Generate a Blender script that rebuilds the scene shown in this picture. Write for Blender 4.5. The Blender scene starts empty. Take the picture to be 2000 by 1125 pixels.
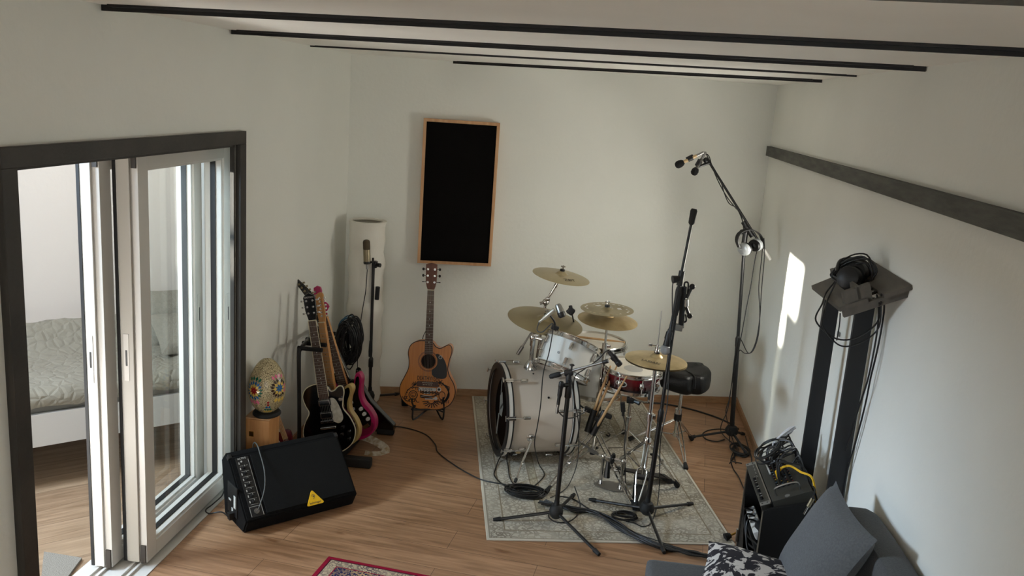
import bpy, bmesh, math, random
from mathutils import Vector as V, Matrix as M, Euler
random.seed(7)
sc = bpy.context.scene
col = sc.collection
PI = math.pi
# ------------------------------------------------------------------ camera
FPX, PIT, ROL, YAW, CH = 1682.27, .2164, .0698, -.1033, 2.3
_c, _s = math.cos, math.sin
FW = V((_s(YAW)*_c(PIT), _c(YAW)*_c(PIT), -_s(PIT)))
_r0 = V((_c(YAW), -_s(YAW), 0)); _u0 = _r0.cross(FW)
RT = _c(ROL)*_r0 + _s(ROL)*_u0
UP = -_s(ROL)*_r0 + _c(ROL)*_u0
CAM = V((0, 0, CH))
cd = bpy.data.cameras.new('camera'); cam = bpy.data.objects.new('camera', cd); col.objects.link(cam)
cam.matrix_world = M(((RT.x, UP.x, -FW.x, 0), (RT.y, UP.y, -FW.y, 0), (RT.z, UP.z, -FW.z, CH), (0, 0, 0, 1)))
cd.sensor_width = 36; cd.lens = 36*FPX/2000; cd.clip_start = .02; cd.clip_end = 200
sc.camera = cam
def ray(x, y): return (x-1000)/FPX*RT - (y-562.5)/FPX*UP + FW
def pl(x, y, n, c):
    d = ray(x, y); n = V(n); return CAM + d*((c-n.dot(CAM))/n.dot(d))
def fl(x, y, z=0.0): return pl(x, y, (0, 0, 1), z)      # point of the floor (or level z) seen at a pixel of the photo
def atx(x, y, X): return pl(x, y, (1, 0, 0), X)
def aty(x, y, Y): return pl(x, y, (0, 1, 0), Y)
# ------------------------------------------------------------------ materials
def lin(c): return tuple((v/12.92 if v <= .04045 else ((v+.055)/1.055)**2.4) for v in [q/255 for q in c])
MATS = {}
def mat(name, rgb, rough=.5, metal=0., var=0., vscale=8., bump=0., bscale=60., spec=.5, rgb2=None, stretch=None, coat=0., sheen=0.):
    m = bpy.data.materials.new(name); m.use_nodes = True
    nt = m.node_tree; b = nt.nodes['Principled BSDF']
    a = (*lin(rgb), 1)
    b.inputs['Base Color'].default_value = a
    b.inputs['Roughness'].default_value = rough; b.inputs['Metallic'].default_value = metal
    b.inputs['Specular IOR Level'].default_value = spec
    if coat: b.inputs['Coat Weight'].default_value = coat; b.inputs['Coat Roughness'].default_value = .08
    if sheen: b.inputs['Sheen Weight'].default_value = sheen
    tc = nt.nodes.new('ShaderNodeTexCoord'); mp = nt.nodes.new('ShaderNodeMapping')
    nt.links.new(tc.outputs['Object'], mp.inputs['Vector'])
    if stretch: mp.inputs['Scale'].default_value = stretch
    if var or rgb2:
        n = nt.nodes.new('ShaderNodeTexNoise'); n.inputs['Scale'].default_value = vscale; n.inputs['Detail'].default_value = 5
        nt.links.new(mp.outputs[0], n.inputs['Vector'])
        r = nt.nodes.new('ShaderNodeValToRGB'); r.color_ramp.elements[0].position = .35; r.color_ramp.elements[1].position = .65
        if rgb2: c0, c1 = a, (*lin(rgb2), 1)
        else: c0 = (*[q*(1-var) for q in a[:3]], 1); c1 = (*[min(1, q*(1+var)) for q in a[:3]], 1)
        r.color_ramp.elements[0].color = c0; r.color_ramp.elements[1].color = c1
        nt.links.new(n.outputs['Fac'], r.inputs[0]); nt.links.new(r.outputs[0], b.inputs['Base Color'])
    if bump:
        n2 = nt.nodes.new('ShaderNodeTexNoise'); n2.inputs['Scale'].default_value = bscale; n2.inputs['Detail'].default_value = 4
        nt.links.new(mp.outputs[0], n2.inputs['Vector'])
        bp = nt.nodes.new('ShaderNodeBump'); bp.inputs['Strength'].default_value = bump; bp.inputs['Distance'].default_value = .01
        nt.links.new(n2.outputs['Fac'], bp.inputs['Height']); nt.links.new(bp.outputs[0], b.inputs['Normal'])
    MATS[name] = m
    return m
def nodes_of(m): return m.node_tree, m.node_tree.nodes, m.node_tree.links, m.node_tree.nodes['Principled BSDF']
wall_m = mat('white wall paint', (227, 227, 220), .85, var=.02, vscale=1.5, bump=.15, bscale=35, spec=.2)
ceil_m = mat('white ceiling board', (246, 244, 238), .8, var=.02, vscale=2, bump=.05, spec=.2)
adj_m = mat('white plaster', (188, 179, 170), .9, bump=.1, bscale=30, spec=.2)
batten_m = mat('black batten', (16, 13, 12), .6)
beam_m = mat('grey stained wood', (66, 66, 60), .7, rgb2=(92, 91, 84), vscale=6, stretch=(6, 1, 6), bump=.2)
casing_m = mat('dark grey stained wood', (40, 37, 32), .6, rgb2=(56, 51, 45), vscale=5, stretch=(8, 1, 1), bump=.12)
skirt_m = mat('oak skirting', (168, 132, 96), .5, rgb2=(150, 112, 78), vscale=9, stretch=(1, 6, 6))
pvc_m = mat('white lacquered aluminium', (198, 194, 187), .35, spec=.5)
pvc2_m = mat('grey lacquered aluminium', (170, 165, 155), .4)
gasket_m = mat('black gasket', (14, 13, 13), .6)
brownblock_m = mat('brown plastic guide', (46, 38, 30), .5)
black_m = mat('black plastic', (20, 19, 19), .45)
blackm_m = mat('black powder coated steel', (17, 16, 16), .38, spec=.5)
rubber_m = mat('black rubber', (22, 22, 22), .7)
foam_m = mat('black foam', (14, 13, 13), .95, bump=.5, bscale=220)
cable_m = mat('black cable rubber', (19, 18, 18), .5)
bluecable_m = mat('blue cable rubber', (40, 84, 108), .5)
yellowcable_m = mat('yellow cable', (226, 178, 40), .45)
whitecable_m = mat('white cable', (222, 222, 226), .5)
chrome_m = mat('chrome', (205, 203, 200), .14, metal=1.)
steel_m = mat('brushed steel', (150, 148, 145), .35, metal=1.)
grey_m = mat('grey painted metal', (120, 119, 116), .4, metal=.4)
cym_m = mat('bronze cymbal', (172, 158, 124), .34, metal=.65, rgb2=(184, 170, 136), vscale=5, bump=.05, bscale=90)
cymd_m = mat('aged bronze cymbal', (166, 144, 102), .38, metal=.6, rgb2=(200, 178, 134), vscale=7, bump=.05, bscale=90)
cymdark_m = mat('dark bronze cymbal', (146, 132, 100), .36, metal=.65, rgb2=(160, 146, 112), vscale=5)
ink_m = mat('dark print ink', (70, 62, 46), .6)
shellw_m = mat('white drum wrap', (196, 184, 170), .32, var=.02, vscale=3, coat=.3)
shells_m = mat('silver white drum wrap', (204, 204, 200), .26, var=.03, vscale=3, coat=.4)
hoopw_m = mat('white hoop', (200, 195, 186), .35)
dkwood_m = mat('dark wood inside drum', (60, 38, 26), .7, rgb2=(44, 28, 19), vscale=5)
head_m = mat('white drum head', (205, 198, 184), .5, var=.03, vscale=9)
clearhead_m = mat('translucent drum head', (190, 182, 170), .35)
redshell = mat('red burst lacquer', (120, 14, 26), .15, coat=.6)
nt, N, L, b = nodes_of(redshell)
tc = N.new('ShaderNodeTexCoord'); sp = N.new('ShaderNodeSeparateXYZ'); rp = N.new('ShaderNodeValToRGB')
L.new(tc.outputs['Generated'], sp.inputs[0]); L.new(sp.outputs['Z'], rp.inputs[0]); L.new(rp.outputs[0], b.inputs['Base Color'])
rp.color_ramp.elements[0].position = .15; rp.color_ramp.elements[0].color = (*lin((22, 8, 10)), 1)
rp.color_ramp.elements[1].position = .8; rp.color_ramp.elements[1].color = (*lin((112, 10, 26)), 1)
stick_m = mat('hickory', (196, 158, 112), .5, rgb2=(178, 138, 92), vscale=12, stretch=(1, 1, .2))
leather_m = mat('black leatherette', (9, 8, 8), .42, bump=.15, bscale=120, spec=.35)
pine_m = mat('knotty pine', (186, 128, 74), .5, rgb2=(206, 152, 96), vscale=6, stretch=(5, 5, .6))
frame_m = mat('light pine frame', (190, 142, 98), .5, rgb2=(204, 160, 118), vscale=6, stretch=(5, 5, 1))
felt_m = mat('black acoustic felt', (13, 11, 10), .97, bump=.2, bscale=200, spec=.1)
carpet_m = mat('black speaker carpet', (13, 12, 12), .9, bump=.4, bscale=260, spec=.15)
grille_m = mat('black perforated grille', (9, 9, 9), .7, bump=.4, bscale=420, spec=.2)
brass_m = mat('brass', (166, 128, 60), .3, metal=1.)
yellow_m = mat('yellow badge', (226, 176, 20), .4)
whiteprint_m = mat('white print', (190, 188, 182), .6)
paper_m = mat('white rice paper', (226, 222, 212), .9, var=.03, vscale=5, bump=.6, bscale=9)
spruce_m = mat('amber spruce', (186, 112, 40), .3, rgb2=(200, 126, 50), vscale=5, stretch=(20, 1, .6), coat=.4)
mahog_m = mat('brown mahogany', (92, 50, 32), .45, rgb2=(108, 62, 40), vscale=6, stretch=(10, 1, 1))
rosew_m = mat('rosewood fretboard', (84, 56, 44), .5, rgb2=(66, 43, 34), vscale=8, stretch=(14, 1, 1))
maple_m = mat('maple neck', (196, 142, 84), .4, rgb2=(182, 128, 72), vscale=6, stretch=(12, 1, 1))
gblack_m = mat('gloss black lacquer', (9, 8, 9), .12, coat=.5)
cream_m = mat('cream lacquer', (196, 166, 104), .25, coat=.4)
creamp_m = mat('cream binding', (206, 196, 168), .4)
pink_m = mat('hot pink lacquer', (176, 34, 92), .25, coat=.4)
pinkd_m = mat('dark pink pickguard', (120, 16, 56), .35)
pearl_m = mat('pearloid', (176, 170, 154), .35, rgb2=(204, 200, 188), vscale=45)
redw_m = mat('dark red lacquer', (96, 14, 30), .25, coat=.3)
string_m = mat('steel strings', (140, 134, 122), .35, metal=.8)
fret_m = mat('nickel frets', (158, 150, 136), .35, metal=.7)
pearlw_m = mat('white plastic', (206, 204, 198), .4)
doodle_m = mat('black marker', (16, 12, 10), .7)
champ_m = mat('champagne metal', (150, 138, 112), .38, metal=.7)
sofa_m = mat('dark grey sofa fabric', (74, 75, 76), .95, var=.12, vscale=130, bump=.3, bscale=260, sheen=.1)
sofa2_m = mat('grey cushion fabric', (84, 86, 88), .95, var=.12, vscale=130, bump=.3, bscale=260, sheen=.1)
rackb_m = mat('black rack wood', (12, 11, 11), .55)
racks_m = mat('dark grey mixer steel', (58, 57, 52), .5, metal=.3)
shelfb_m = mat('black stained shelf wood', (70, 65, 57), .6, rgb2=(84, 78, 69), vscale=8, stretch=(4, 1, 1))
post_m = mat('black painted post', (22, 22, 24), .55)
quilt_m = mat('grey quilt', (150, 143, 128), .95, bump=.5, bscale=14)
linen_m = mat('grey linen', (112, 106, 94), .95, var=.12, vscale=60, bump=.4, bscale=120)
bedw_m = mat('white bed board', (172, 168, 162), .5)
matt_m = mat('grey mattress side', (98, 95, 88), .9)
mat_m = mat('grey door mat fibre', (128, 122, 112), .95, bump=.5, bscale=200)
tileR, tileB, tileY, tileG, tileP, tileW, tileK = [mat('glass tile '+n, c, .2, coat=.5) for n, c in (('red', (150, 22, 34)), ('blue', (26, 92, 150)), ('yellow', (224, 190, 92)), ('green', (20, 96, 72)), ('pink', (214, 112, 140)), ('white', (236, 234, 226)), ('brown', (60, 34, 20)))]
def voro_mat(name, c0, c1, scale, rough, p0=.02, p1=.12):
    m = mat(name, c0, rough); nt, N, L, b = nodes_of(m)
    tc = N.new('ShaderNodeTexCoord'); v = N.new('ShaderNodeTexVoronoi'); v.feature = 'DISTANCE_TO_EDGE'; v.inputs['Scale'].default_value = scale
    r = N.new('ShaderNodeValToRGB'); r.color_ramp.elements[0].position = p0; r.color_ramp.elements[1].position = p1
    r.color_ramp.elements[0].color = (*lin(c1), 1); r.color_ramp.elements[1].color = (*lin(c0), 1)
    L.new(tc.outputs['Object'], v.inputs['Vector']); L.new(v.outputs['Distance'], r.inputs[0]); L.new(r.outputs[0], b.inputs['Base Color'])
    return m
mosaic_m = voro_mat('crackled gold mosaic', (216, 200, 158), (84, 70, 44), 170, .25, .02, .2)
def planks(name, ang, c0, c1, cj, w=.2, ln=1.3, rough=.42):
    m = mat(name, c0, rough); nt, N, L, b = nodes_of(m)
    tc = N.new('ShaderNodeTexCoord'); mp = N.new('ShaderNodeMapping'); mp.inputs['Rotation'].default_value = (0, 0, ang)
    br = N.new('ShaderNodeTexBrick'); br.offset = .37; br.inputs['Scale'].default_value = 1; br.inputs['Brick Width'].default_value = ln; br.inputs['Row Height'].default_value = w
    br.inputs['Mortar Size'].default_value = .0016; br.inputs['Mortar Smooth'].default_value = .4; br.inputs['Bias'].default_value = 0
    br.inputs['Color1'].default_value = (*lin(c0), 1); br.inputs['Color2'].default_value = (*lin(c1), 1); br.inputs['Mortar'].default_value = (*lin(cj), 1)
    mp2 = N.new('ShaderNodeMapping'); mp2.inputs['Scale'].default_value = (1.2, 16, 1); mp2.inputs['Rotation'].default_value = (0, 0, 0)
    n = N.new('ShaderNodeTexNoise'); n.inputs['Scale'].default_value = 2.2; n.inputs['Detail'].default_value = 7; n.inputs['Distortion'].default_value = .8
    n2 = N.new('ShaderNodeTexNoise'); n2.inputs['Scale'].default_value = 3.5; n2.inputs['Detail'].default_value = 3
    mx = N.new('ShaderNodeMix'); mx.data_type = 'RGBA'; mx.blend_type = 'MULTIPLY'; mx.inputs['Factor'].default_value = 1
    rp = N.new('ShaderNodeValToRGB'); rp.color_ramp.elements[0].position = .3; rp.color_ramp.elements[1].position = .72
    rp.color_ramp.elements[0].color = (.62, .56, .5, 1); rp.color_ramp.elements[1].color = (1.12, 1.1, 1.08, 1)
    rk = N.new('ShaderNodeValToRGB'); rk.color_ramp.elements[0].position = .26; rk.color_ramp.elements[1].position = .34
    rk.color_ramp.elements[0].color = (.6, .5, .42, 1); rk.color_ramp.elements[1].color = (1, 1, 1, 1)
    mx2 = N.new('ShaderNodeMix'); mx2.data_type = 'RGBA'; mx2.blend_type = 'MULTIPLY'; mx2.inputs['Factor'].default_value = 1
    L.new(tc.outputs['Object'], mp.inputs['Vector']); L.new(mp.outputs[0], br.inputs['Vector']); L.new(mp.outputs[0], mp2.inputs['Vector'])
    L.new(mp2.outputs[0], n.inputs['Vector']); L.new(n.outputs['Fac'], rp.inputs[0])
    mp3 = N.new('ShaderNodeMapping'); mp3.inputs['Scale'].default_value = (1, 3, 1); L.new(mp.outputs[0], mp3.inputs['Vector']); L.new(mp3.outputs[0], n2.inputs['Vector']); L.new(n2.outputs['Fac'], rk.inputs[0])
    L.new(br.outputs['Color'], mx.inputs['A']); L.new(rp.outputs[0], mx.inputs['B'])
    L.new(mx.outputs['Result'], mx2.inputs['A']); L.new(rk.outputs[0], mx2.inputs['B']); L.new(mx2.outputs['Result'], b.inputs['Base Color'])
    return m
floor_m = planks('oak laminate planks', .107, (170, 132, 100), (156, 119, 88), (92, 66, 48))
adjfloor_m = planks('pale oak laminate planks', -.75, (160, 137, 112), (148, 124, 100), (98, 80, 62))
def rug_mat(name, sx, sy, field, fieldd, line, bands, scale):
    """woven rug: ornament from layered voronoi cells, borders from the distance to the rug's edge"""
    m = mat(name, field, .98, bump=.3, bscale=300); nt, N, L, b = nodes_of(m)
    b.inputs['Specular IOR Level'].default_value = .1
    tc = N.new('ShaderNodeTexCoord'); sp = N.new('ShaderNodeSeparateXYZ'); L.new(tc.outputs['Object'], sp.inputs[0])
    def mth(op, a, bb=None):
        n = N.new('ShaderNodeMath'); n.operation = op
        for i, q in enumerate((a, bb)):
            if q is None: continue
            if isinstance(q, (int, float)): n.inputs[i].default_value = q
            else: L.new(q, n.inputs[i])
        return n.outputs[0]
    ax = mth('SUBTRACT', sx/2, mth('ABSOLUTE', sp.outputs['X'])); ay = mth('SUBTRACT', sy/2, mth('ABSOLUTE', sp.outputs['Y']))
    d = mth('MINIMUM', ax, ay)
    v = N.new('ShaderNodeTexVoronoi'); v.feature = 'DISTANCE_TO_EDGE'; v.inputs['Scale'].default_value = scale; L.new(tc.outputs['Object'], v.inputs['Vector'])
    v2 = N.new('ShaderNodeTexVoronoi'); v2.feature = 'F1'; v2.inputs['Scale'].default_value = scale*.9; L.new(tc.outputs['Object'], v2.inputs['Vector'])
    w = mth('SINE', mth('MULTIPLY', v2.outputs['Distance'], 16.0))
    nn = N.new('ShaderNodeTexNoise'); nn.inputs['Scale'].default_value = scale*.22; nn.inputs['Detail'].default_value = 6; L.new(tc.outputs['Object'], nn.inputs['Vector'])
    e = mth('LESS_THAN', v.outputs['Distance'], .07)
    s = mth('GREATER_THAN', w, .35)
    f = mth('MULTIPLY', mth('MAXIMUM', e, s), mth('MULTIPLY', mth('SUBTRACT', nn.outputs['Fac'], .22), 2.2))
    def mixc(fac, A, B):
        n = N.new('ShaderNodeMix'); n.data_type = 'RGBA'
        if isinstance(fac, (int, float)): n.inputs['Factor'].default_value = fac
        else: L.new(fac, n.inputs['Factor'])
        for k, q in (('A', A), ('B', B)):
            if isinstance(q, tuple): n.inputs[k].default_value = (*lin(q), 1)
            else: L.new(q, n.inputs[k])
        return n.outputs['Result']
    f.node.use_clamp = True
    c = mixc(f, field, fieldd)
    for lo, hi, cc, mo in bands:                       # (from, to, colour, motif colour)
        inb = mth('MULTIPLY', mth('GREATER_THAN', d, lo), mth('LESS_THAN', d, hi))
        bc = mixc(f, cc, mo) if mo else mixc(0., cc, cc)
        c = mixc(inb, c, bc)
    L.new(c, b.inputs['Base Color'])
    return m
def leo_mat():
    m = mat('black and white graphic print', (200, 196, 190), .9); nt, N, L, b = nodes_of(m)
    tc = N.new('ShaderNodeTexCoord'); n = N.new('ShaderNodeTexNoise'); n.inputs['Scale'].default_value = 13; n.inputs['Detail'].default_value = 3; n.inputs['Distortion'].default_value = 1.6
    r = N.new('ShaderNodeValToRGB'); r.color_ramp.elements[0].position = .49; r.color_ramp.elements[1].position = .52
    r.color_ramp.elements[0].color = (*lin((26, 22, 30)), 1); r.color_ramp.elements[1].color = (*lin((196, 190, 184)), 1)
    L.new(tc.outputs['Object'], n.inputs['Vector']); L.new(n.outputs['Fac'], r.inputs[0]); L.new(r.outputs[0], b.inputs['Base Color'])
    return m
leo_m = leo_mat()
def glass_mat(name, tint=(.95, .98, .96), refl=.12):
    m = bpy.data.materials.new(name); m.use_nodes = True; nt = m.node_tree; N = nt.nodes; L = nt.links
    N.remove(N['Principled BSDF']); o = N['Material Output']
    t = N.new('ShaderNodeBsdfTransparent'); t.inputs[0].default_value = (*tint, 1)
    g = N.new('ShaderNodeBsdfGlossy'); g.inputs['Roughness'].default_value = .02
    f = N.new('ShaderNodeFresnel'); f.inputs[0].default_value = 1.5
    mm = N.new('ShaderNodeMath'); mm.operation = 'MINIMUM'; mm.inputs[1].default_value = refl*3; L.new(f.outputs[0], mm.inputs[0])
    x = N.new('ShaderNodeMixShader'); L.new(mm.outputs[0], x.inputs[0]); L.new(t.outputs[0], x.inputs[1]); L.new(g.outputs[0], x.inputs[2]); L.new(x.outputs[0], o.inputs[0])
    return m
glass_m = glass_mat('clear door glass', (.97, .99, .975), .07)
# ------------------------------------------------------------------ builders
WM = {}                                                 # world matrices of the empties
def put(o, label=None, cat=None, group=None, kind=None):
    if label: o['label'] = label
    if cat: o['category'] = cat
    if group: o['group'] = group
    if kind: o['kind'] = kind
    return o
def thing(name, label, cat, loc, group=None, mtx=None):
    o = bpy.data.objects.new(name, None); col.objects.link(o); o.empty_display_size = .1
    m = mtx if mtx is not None else M.Translation(V(loc))
    o.matrix_world = m; WM[o.name] = m.copy()
    return put(o, label, cat, group)
def frame(p0, z, front):                                # matrix: origin p0, Z along z, -Y towards front
    z = V(z).normalized(); y = -(V(front) - z*V(front).dot(z)).normalized(); x = y.cross(z)
    return M(((x.x, y.x, z.x, p0[0]), (x.y, y.y, z.y, p0[1]), (x.z, y.z, z.z, p0[2]), (0, 0, 0, 1)))
def axis(p0, z, hint=(0, -1, 0)):
    z = V(z).normalized(); h = V(hint)
    if abs(z.dot(h)) > .95: h = V((1, 0, 0))
    return frame(p0, z, h)
def spline(pts, n=6, closed=False):
    P = [V(p) for p in pts]; out = []; k = len(P)
    rng = range(k) if closed else range(k-1)
    for i in rng:
        a = P[(i-1) % k] if closed or i > 0 else P[0]; b_ = P[i]; c = P[(i+1) % k]; d = P[(i+2) % k] if closed or i+2 < k else P[-1]
        for j in range(n):
            t = j/n
            out.append(.5*((2*b_)+(c-a)*t+(2*a-5*b_+4*c-d)*t*t+(-a+3*b_-3*c+d)*t**3))
    if not closed: out.append(P[-1])
    return out
class B:
    def __init__(s, m=None): s.bm = bmesh.new(); s.m = m.copy() if m is not None else M.Identity(4); s.mi = 0; s.bev = False
    def v(s, p): return s.bm.verts.new(s.m @ V(p))
    def f(s, vs):
        try: q = s.bm.faces.new(vs); q.material_index = s.mi; return q
        except ValueError: return None
    def box(s, c, d, rot=None, bev=0.):
        R = Euler(rot).to_matrix() if rot else M.Identity(3); c = V(c)
        if bev:
            s.bev = True; t = bmesh.new(); bmesh.ops.create_cube(t, size=1); bmesh.ops.scale(t, vec=V(d), verts=t.verts)
            bmesh.ops.bevel(t, geom=t.edges[:]+t.verts[:], offset=bev, segments=2, profile=.5, affect='EDGES')
            mp = {q: s.v(c+R@q.co) for q in t.verts}
            for q in t.faces: s.f([mp[w] for w in q.verts])
            t.free(); return s
        vs = [s.v(c+R@V((x*d[0]/2, y*d[1]/2, z*d[2]/2))) for x in (-1, 1) for y in (-1, 1) for z in (-1, 1)]
        for q in ((0, 1, 3, 2), (4, 6, 7, 5), (0, 4, 5, 1), (2, 3, 7, 6), (0, 2, 6, 4), (1, 5, 7, 3)): s.f([vs[i] for i in q])
        return s
    def bx(s, x0, x1, y0, y1, z0, z1, bev=0.): return s.box(((x0+x1)/2, (y0+y1)/2, (z0+z1)/2), (abs(x1-x0), abs(y1-y0), abs(z1-z0)), None, bev)
    def hexa(s, lo, hi):                                # two quads joined
        a = [s.v(p) for p in lo]; c = [s.v(p) for p in hi]; n = len(a)
        s.f(a[::-1]); s.f(c)
        for i in range(n): s.f([a[i], a[(i+1) % n], c[(i+1) % n], c[i]])
        return s
    def tube(s, pts, r, seg=8, closed=False, cap=True):
        P = [V(p) for p in pts]; n = len(P); rr = r if isinstance(r, (list, tuple)) else [r]*n
        T = []
        for i in range(n):
            a = P[(i-1) % n] if closed or i > 0 else P[0]; c = P[(i+1) % n] if closed or i < n-1 else P[-1]
            t = (c-a); T.append(t.normalized() if t.length > 1e-9 else V((0, 0, 1)))
        h = V((0, 0, 1)) if abs(T[0].z) < .9 else V((1, 0, 0)); u = T[0].cross(h).normalized(); R = []
        for i in range(n):
            if i:
                q = T[i-1].rotation_difference(T[i]); u = (q @ u).normalized()
            u = (u - T[i]*u.dot(T[i])).normalized(); w = T[i].cross(u)
            R.append([s.v(P[i]+(u*_c(2*PI*k/seg)+w*_s(2*PI*k/seg))*rr[i]) for k in range(seg)])
        for i in range(n if closed else n-1):
            A, C = R[i], R[(i+1) % n]; off = 0
            if closed and i == n-1:
                off = min(range(seg), key=lambda o: (A[0].co-C[o].co).length)
            for k in range(seg): s.f([A[k], A[(k+1) % seg], C[(k+1+off) % seg], C[(k+off) % seg]])
        if cap and not closed: s.f(R[0][::-1]); s.f(R[-1])
        return s
    def cyl(s, a, c, r, r2=None, seg=16): return s.tube([a, c], [r, r if r2 is None else r2], seg)
    def curve(s, pts, r, seg=8, n=6, closed=False): return s.tube(spline(pts, n, closed), r, seg, closed)
    def lathe(s, prof, m=None, seg=32):
        k = s.m; s.m = k @ m if m is not None else k; R = []
        for r, z in prof:
            R.append([s.v((0, 0, z))] if r < 1e-6 else [s.v((r*_c(2*PI*i/seg), r*_s(2*PI*i/seg), z)) for i in range(seg)])
        for A, C in zip(R, R[1:]):
            for i in range(seg):
                j = (i+1) % seg
                if len(A) == 1 and len(C) == 1: continue
                if len(A) == 1: s.f([A[0], C[i], C[j]][::-1] if False else [A[0], C[j], C[i]])
                elif len(C) == 1: s.f([A[i], A[j], C[0]])
                else: s.f([A[i], A[j], C[j], C[i]])
        s.m = k; return s
    def ball(s, c, r, sc_=(1, 1, 1), seg=16):
        return s.lathe([(r*_s(PI*i/8), -r*_c(PI*i/8)) for i in range(9)], M.Translation(V(c)) @ M.Diagonal((*sc_, 1)), seg)
    def prism(s, pts, y0, y1, bev=0., plane='xz'):     # outline in x,z; extruded along y
        def P(p, y): return (p[0], y, p[1]) if plane == 'xz' else (p[0], p[1], y)
        n = len(pts); cx = sum(p[0] for p in pts)/n; cz = sum(p[1] for p in pts)/n
        def ins(q):
            o = []
            for i in range(n):
                a = V((pts[i-1][0], pts[i-1][1])); b_ = V((pts[i][0], pts[i][1])); c = V((pts[(i+1) % n][0], pts[(i+1) % n][1]))
                t = (c-a); t = t.normalized() if t.length > 1e-9 else V((1, 0)); nn = V((-t.y, t.x))
                o.append(tuple(b_+nn*q*s_))
            return o
        area = sum(pts[i-1][0]*pts[i][1]-pts[i][0]*pts[i-1][1] for i in range(n)); s_ = 1 if area > 0 else -1
        s.bev = s.bev or bool(bev)
        rings = [(pts, y0), (pts, y1)] if not bev else [(ins(bev), y0), (ins(bev*.3), y0+bev*.3*(1 if y1 > y0 else -1)), (pts, y0+bev*(1 if y1 > y0 else -1)), (pts, y1-bev*(1 if y1 > y0 else -1)), (ins(bev*.3), y1-bev*.3*(1 if y1 > y0 else -1)), (ins(bev), y1)]
        R = [[s.v(P(p, y)) for p in r] for r, y in rings]
        s.f(R[0]); s.f(R[-1][::-1])
        for A, C in zip(R, R[1:]):
            for i in range(n): s.f([A[i], A[(i+1) % n], C[(i+1) % n], C[i]])
        return s
    def quad(s, *p): s.f([s.v(q) for q in p]); return s
    def pillow(s, w, h, t, m, n=14, pinch=.06):
        k = s.m; s.m = k @ m
        def pt(i, j, sg):
            u = -1+2*i/n; v = -1+2*j/n
            e = (1-abs(u)**3.2)*(1-abs(v)**3.2)
            pu = u*(1-pinch*(1-v*v)); pv = v*(1-pinch*(1-u*u))
            return (pu*w/2, pv*h/2, sg*t/2*max(0, e)**.55)
        g = {}
        for sg in (1, -1):
            for i in range(n+1):
                for j in range(n+1):
                    ed = i in (0, n) or j in (0, n)
                    g[i, j, sg] = g[i, j, 1] if ed and sg == -1 else s.v(pt(i, j, sg))
        for sg in (1, -1):
            for i in range(n):
                for j in range(n):
                    q = [g[i, j, sg], g[i+1, j, sg], g[i+1, j+1, sg], g[i, j+1, sg]]
                    s.f(q if sg == 1 else q[::-1])
        s.m = k; return s
    def text(s, txt, size, m, depth=.001, spacing=1.):
        cu = bpy.data.curves.new('t', 'FONT'); cu.body = txt; cu.size = size; cu.align_x = 'CENTER'; cu.align_y = 'CENTER'; cu.extrude = depth; cu.space_character = spacing; cu.resolution_u = 3
        o = bpy.data.objects.new('t', cu); col.objects.link(o); dg = bpy.context.evaluated_depsgraph_get()
        me = bpy.data.meshes.new_from_object(o.evaluated_get(dg)); k = s.m @ m
        vs = [s.bm.verts.new(k @ q.co) for q in me.vertices]
        for p in me.polygons: s.f([vs[i] for i in p.vertices])
        bpy.data.objects.remove(o); bpy.data.curves.remove(cu); bpy.data.meshes.remove(me); return s
    def build(s, name, mats, parent=None, smooth=True, ang=38, **kw):
        bm = s.bm
        if not isinstance(mats, (list, tuple)): mats = [mats]
        root = parent
        while root is not None and root.parent is not None: root = root.parent
        bmesh.ops.recalc_face_normals(bm, faces=bm.faces[:])
        me = bpy.data.meshes.new(name); o = bpy.data.objects.new(name, me); col.objects.link(o)
        if root is not None and root.name in WM:
            bm.transform(WM[root.name].inverted()); o.parent = parent
        elif root is not None:
            bm.transform(M.Translation(-root.location)); o.parent = parent
        else:
            xs = [q.co for q in bm.verts]
            c = V(((min(q.x for q in xs)+max(q.x for q in xs))/2, (min(q.y for q in xs)+max(q.y for q in xs))/2, min(q.z for q in xs)))
            bm.transform(M.Translation(-c)); o.location = c
        bm.to_mesh(me); bm.free()
        for m in mats: me.materials.append(m)
        if smooth:
            me.polygons.foreach_set('use_smooth', [True]*len(me.polygons))
            me.set_sharp_from_angle(angle=math.radians(ang))
            if s.bev:
                wn = o.modifiers.new('weighted_normals', 'WEIGHTED_NORMAL'); wn.keep_sharp = True; wn.weight = 100
        return put(o, **kw)
def cable(name, label, pts, r=.0035, m=None, cat='cable', group=None, n=7):
    return B().curve(pts, r, 6, n).build(name, m or cable_m, label=label, cat=cat, group=group)
def S(o): return put(o, kind='structure')
# ------------------------------------------------------------------ room shell
XL, XR, YL, YR, H = -1.903, 1.194, 6.158, 6.859, 2.532
YF = -2.2
WT = .12
def yb(x): return YL+(YR-YL)*(x-XL)/(XR-XL)
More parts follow.
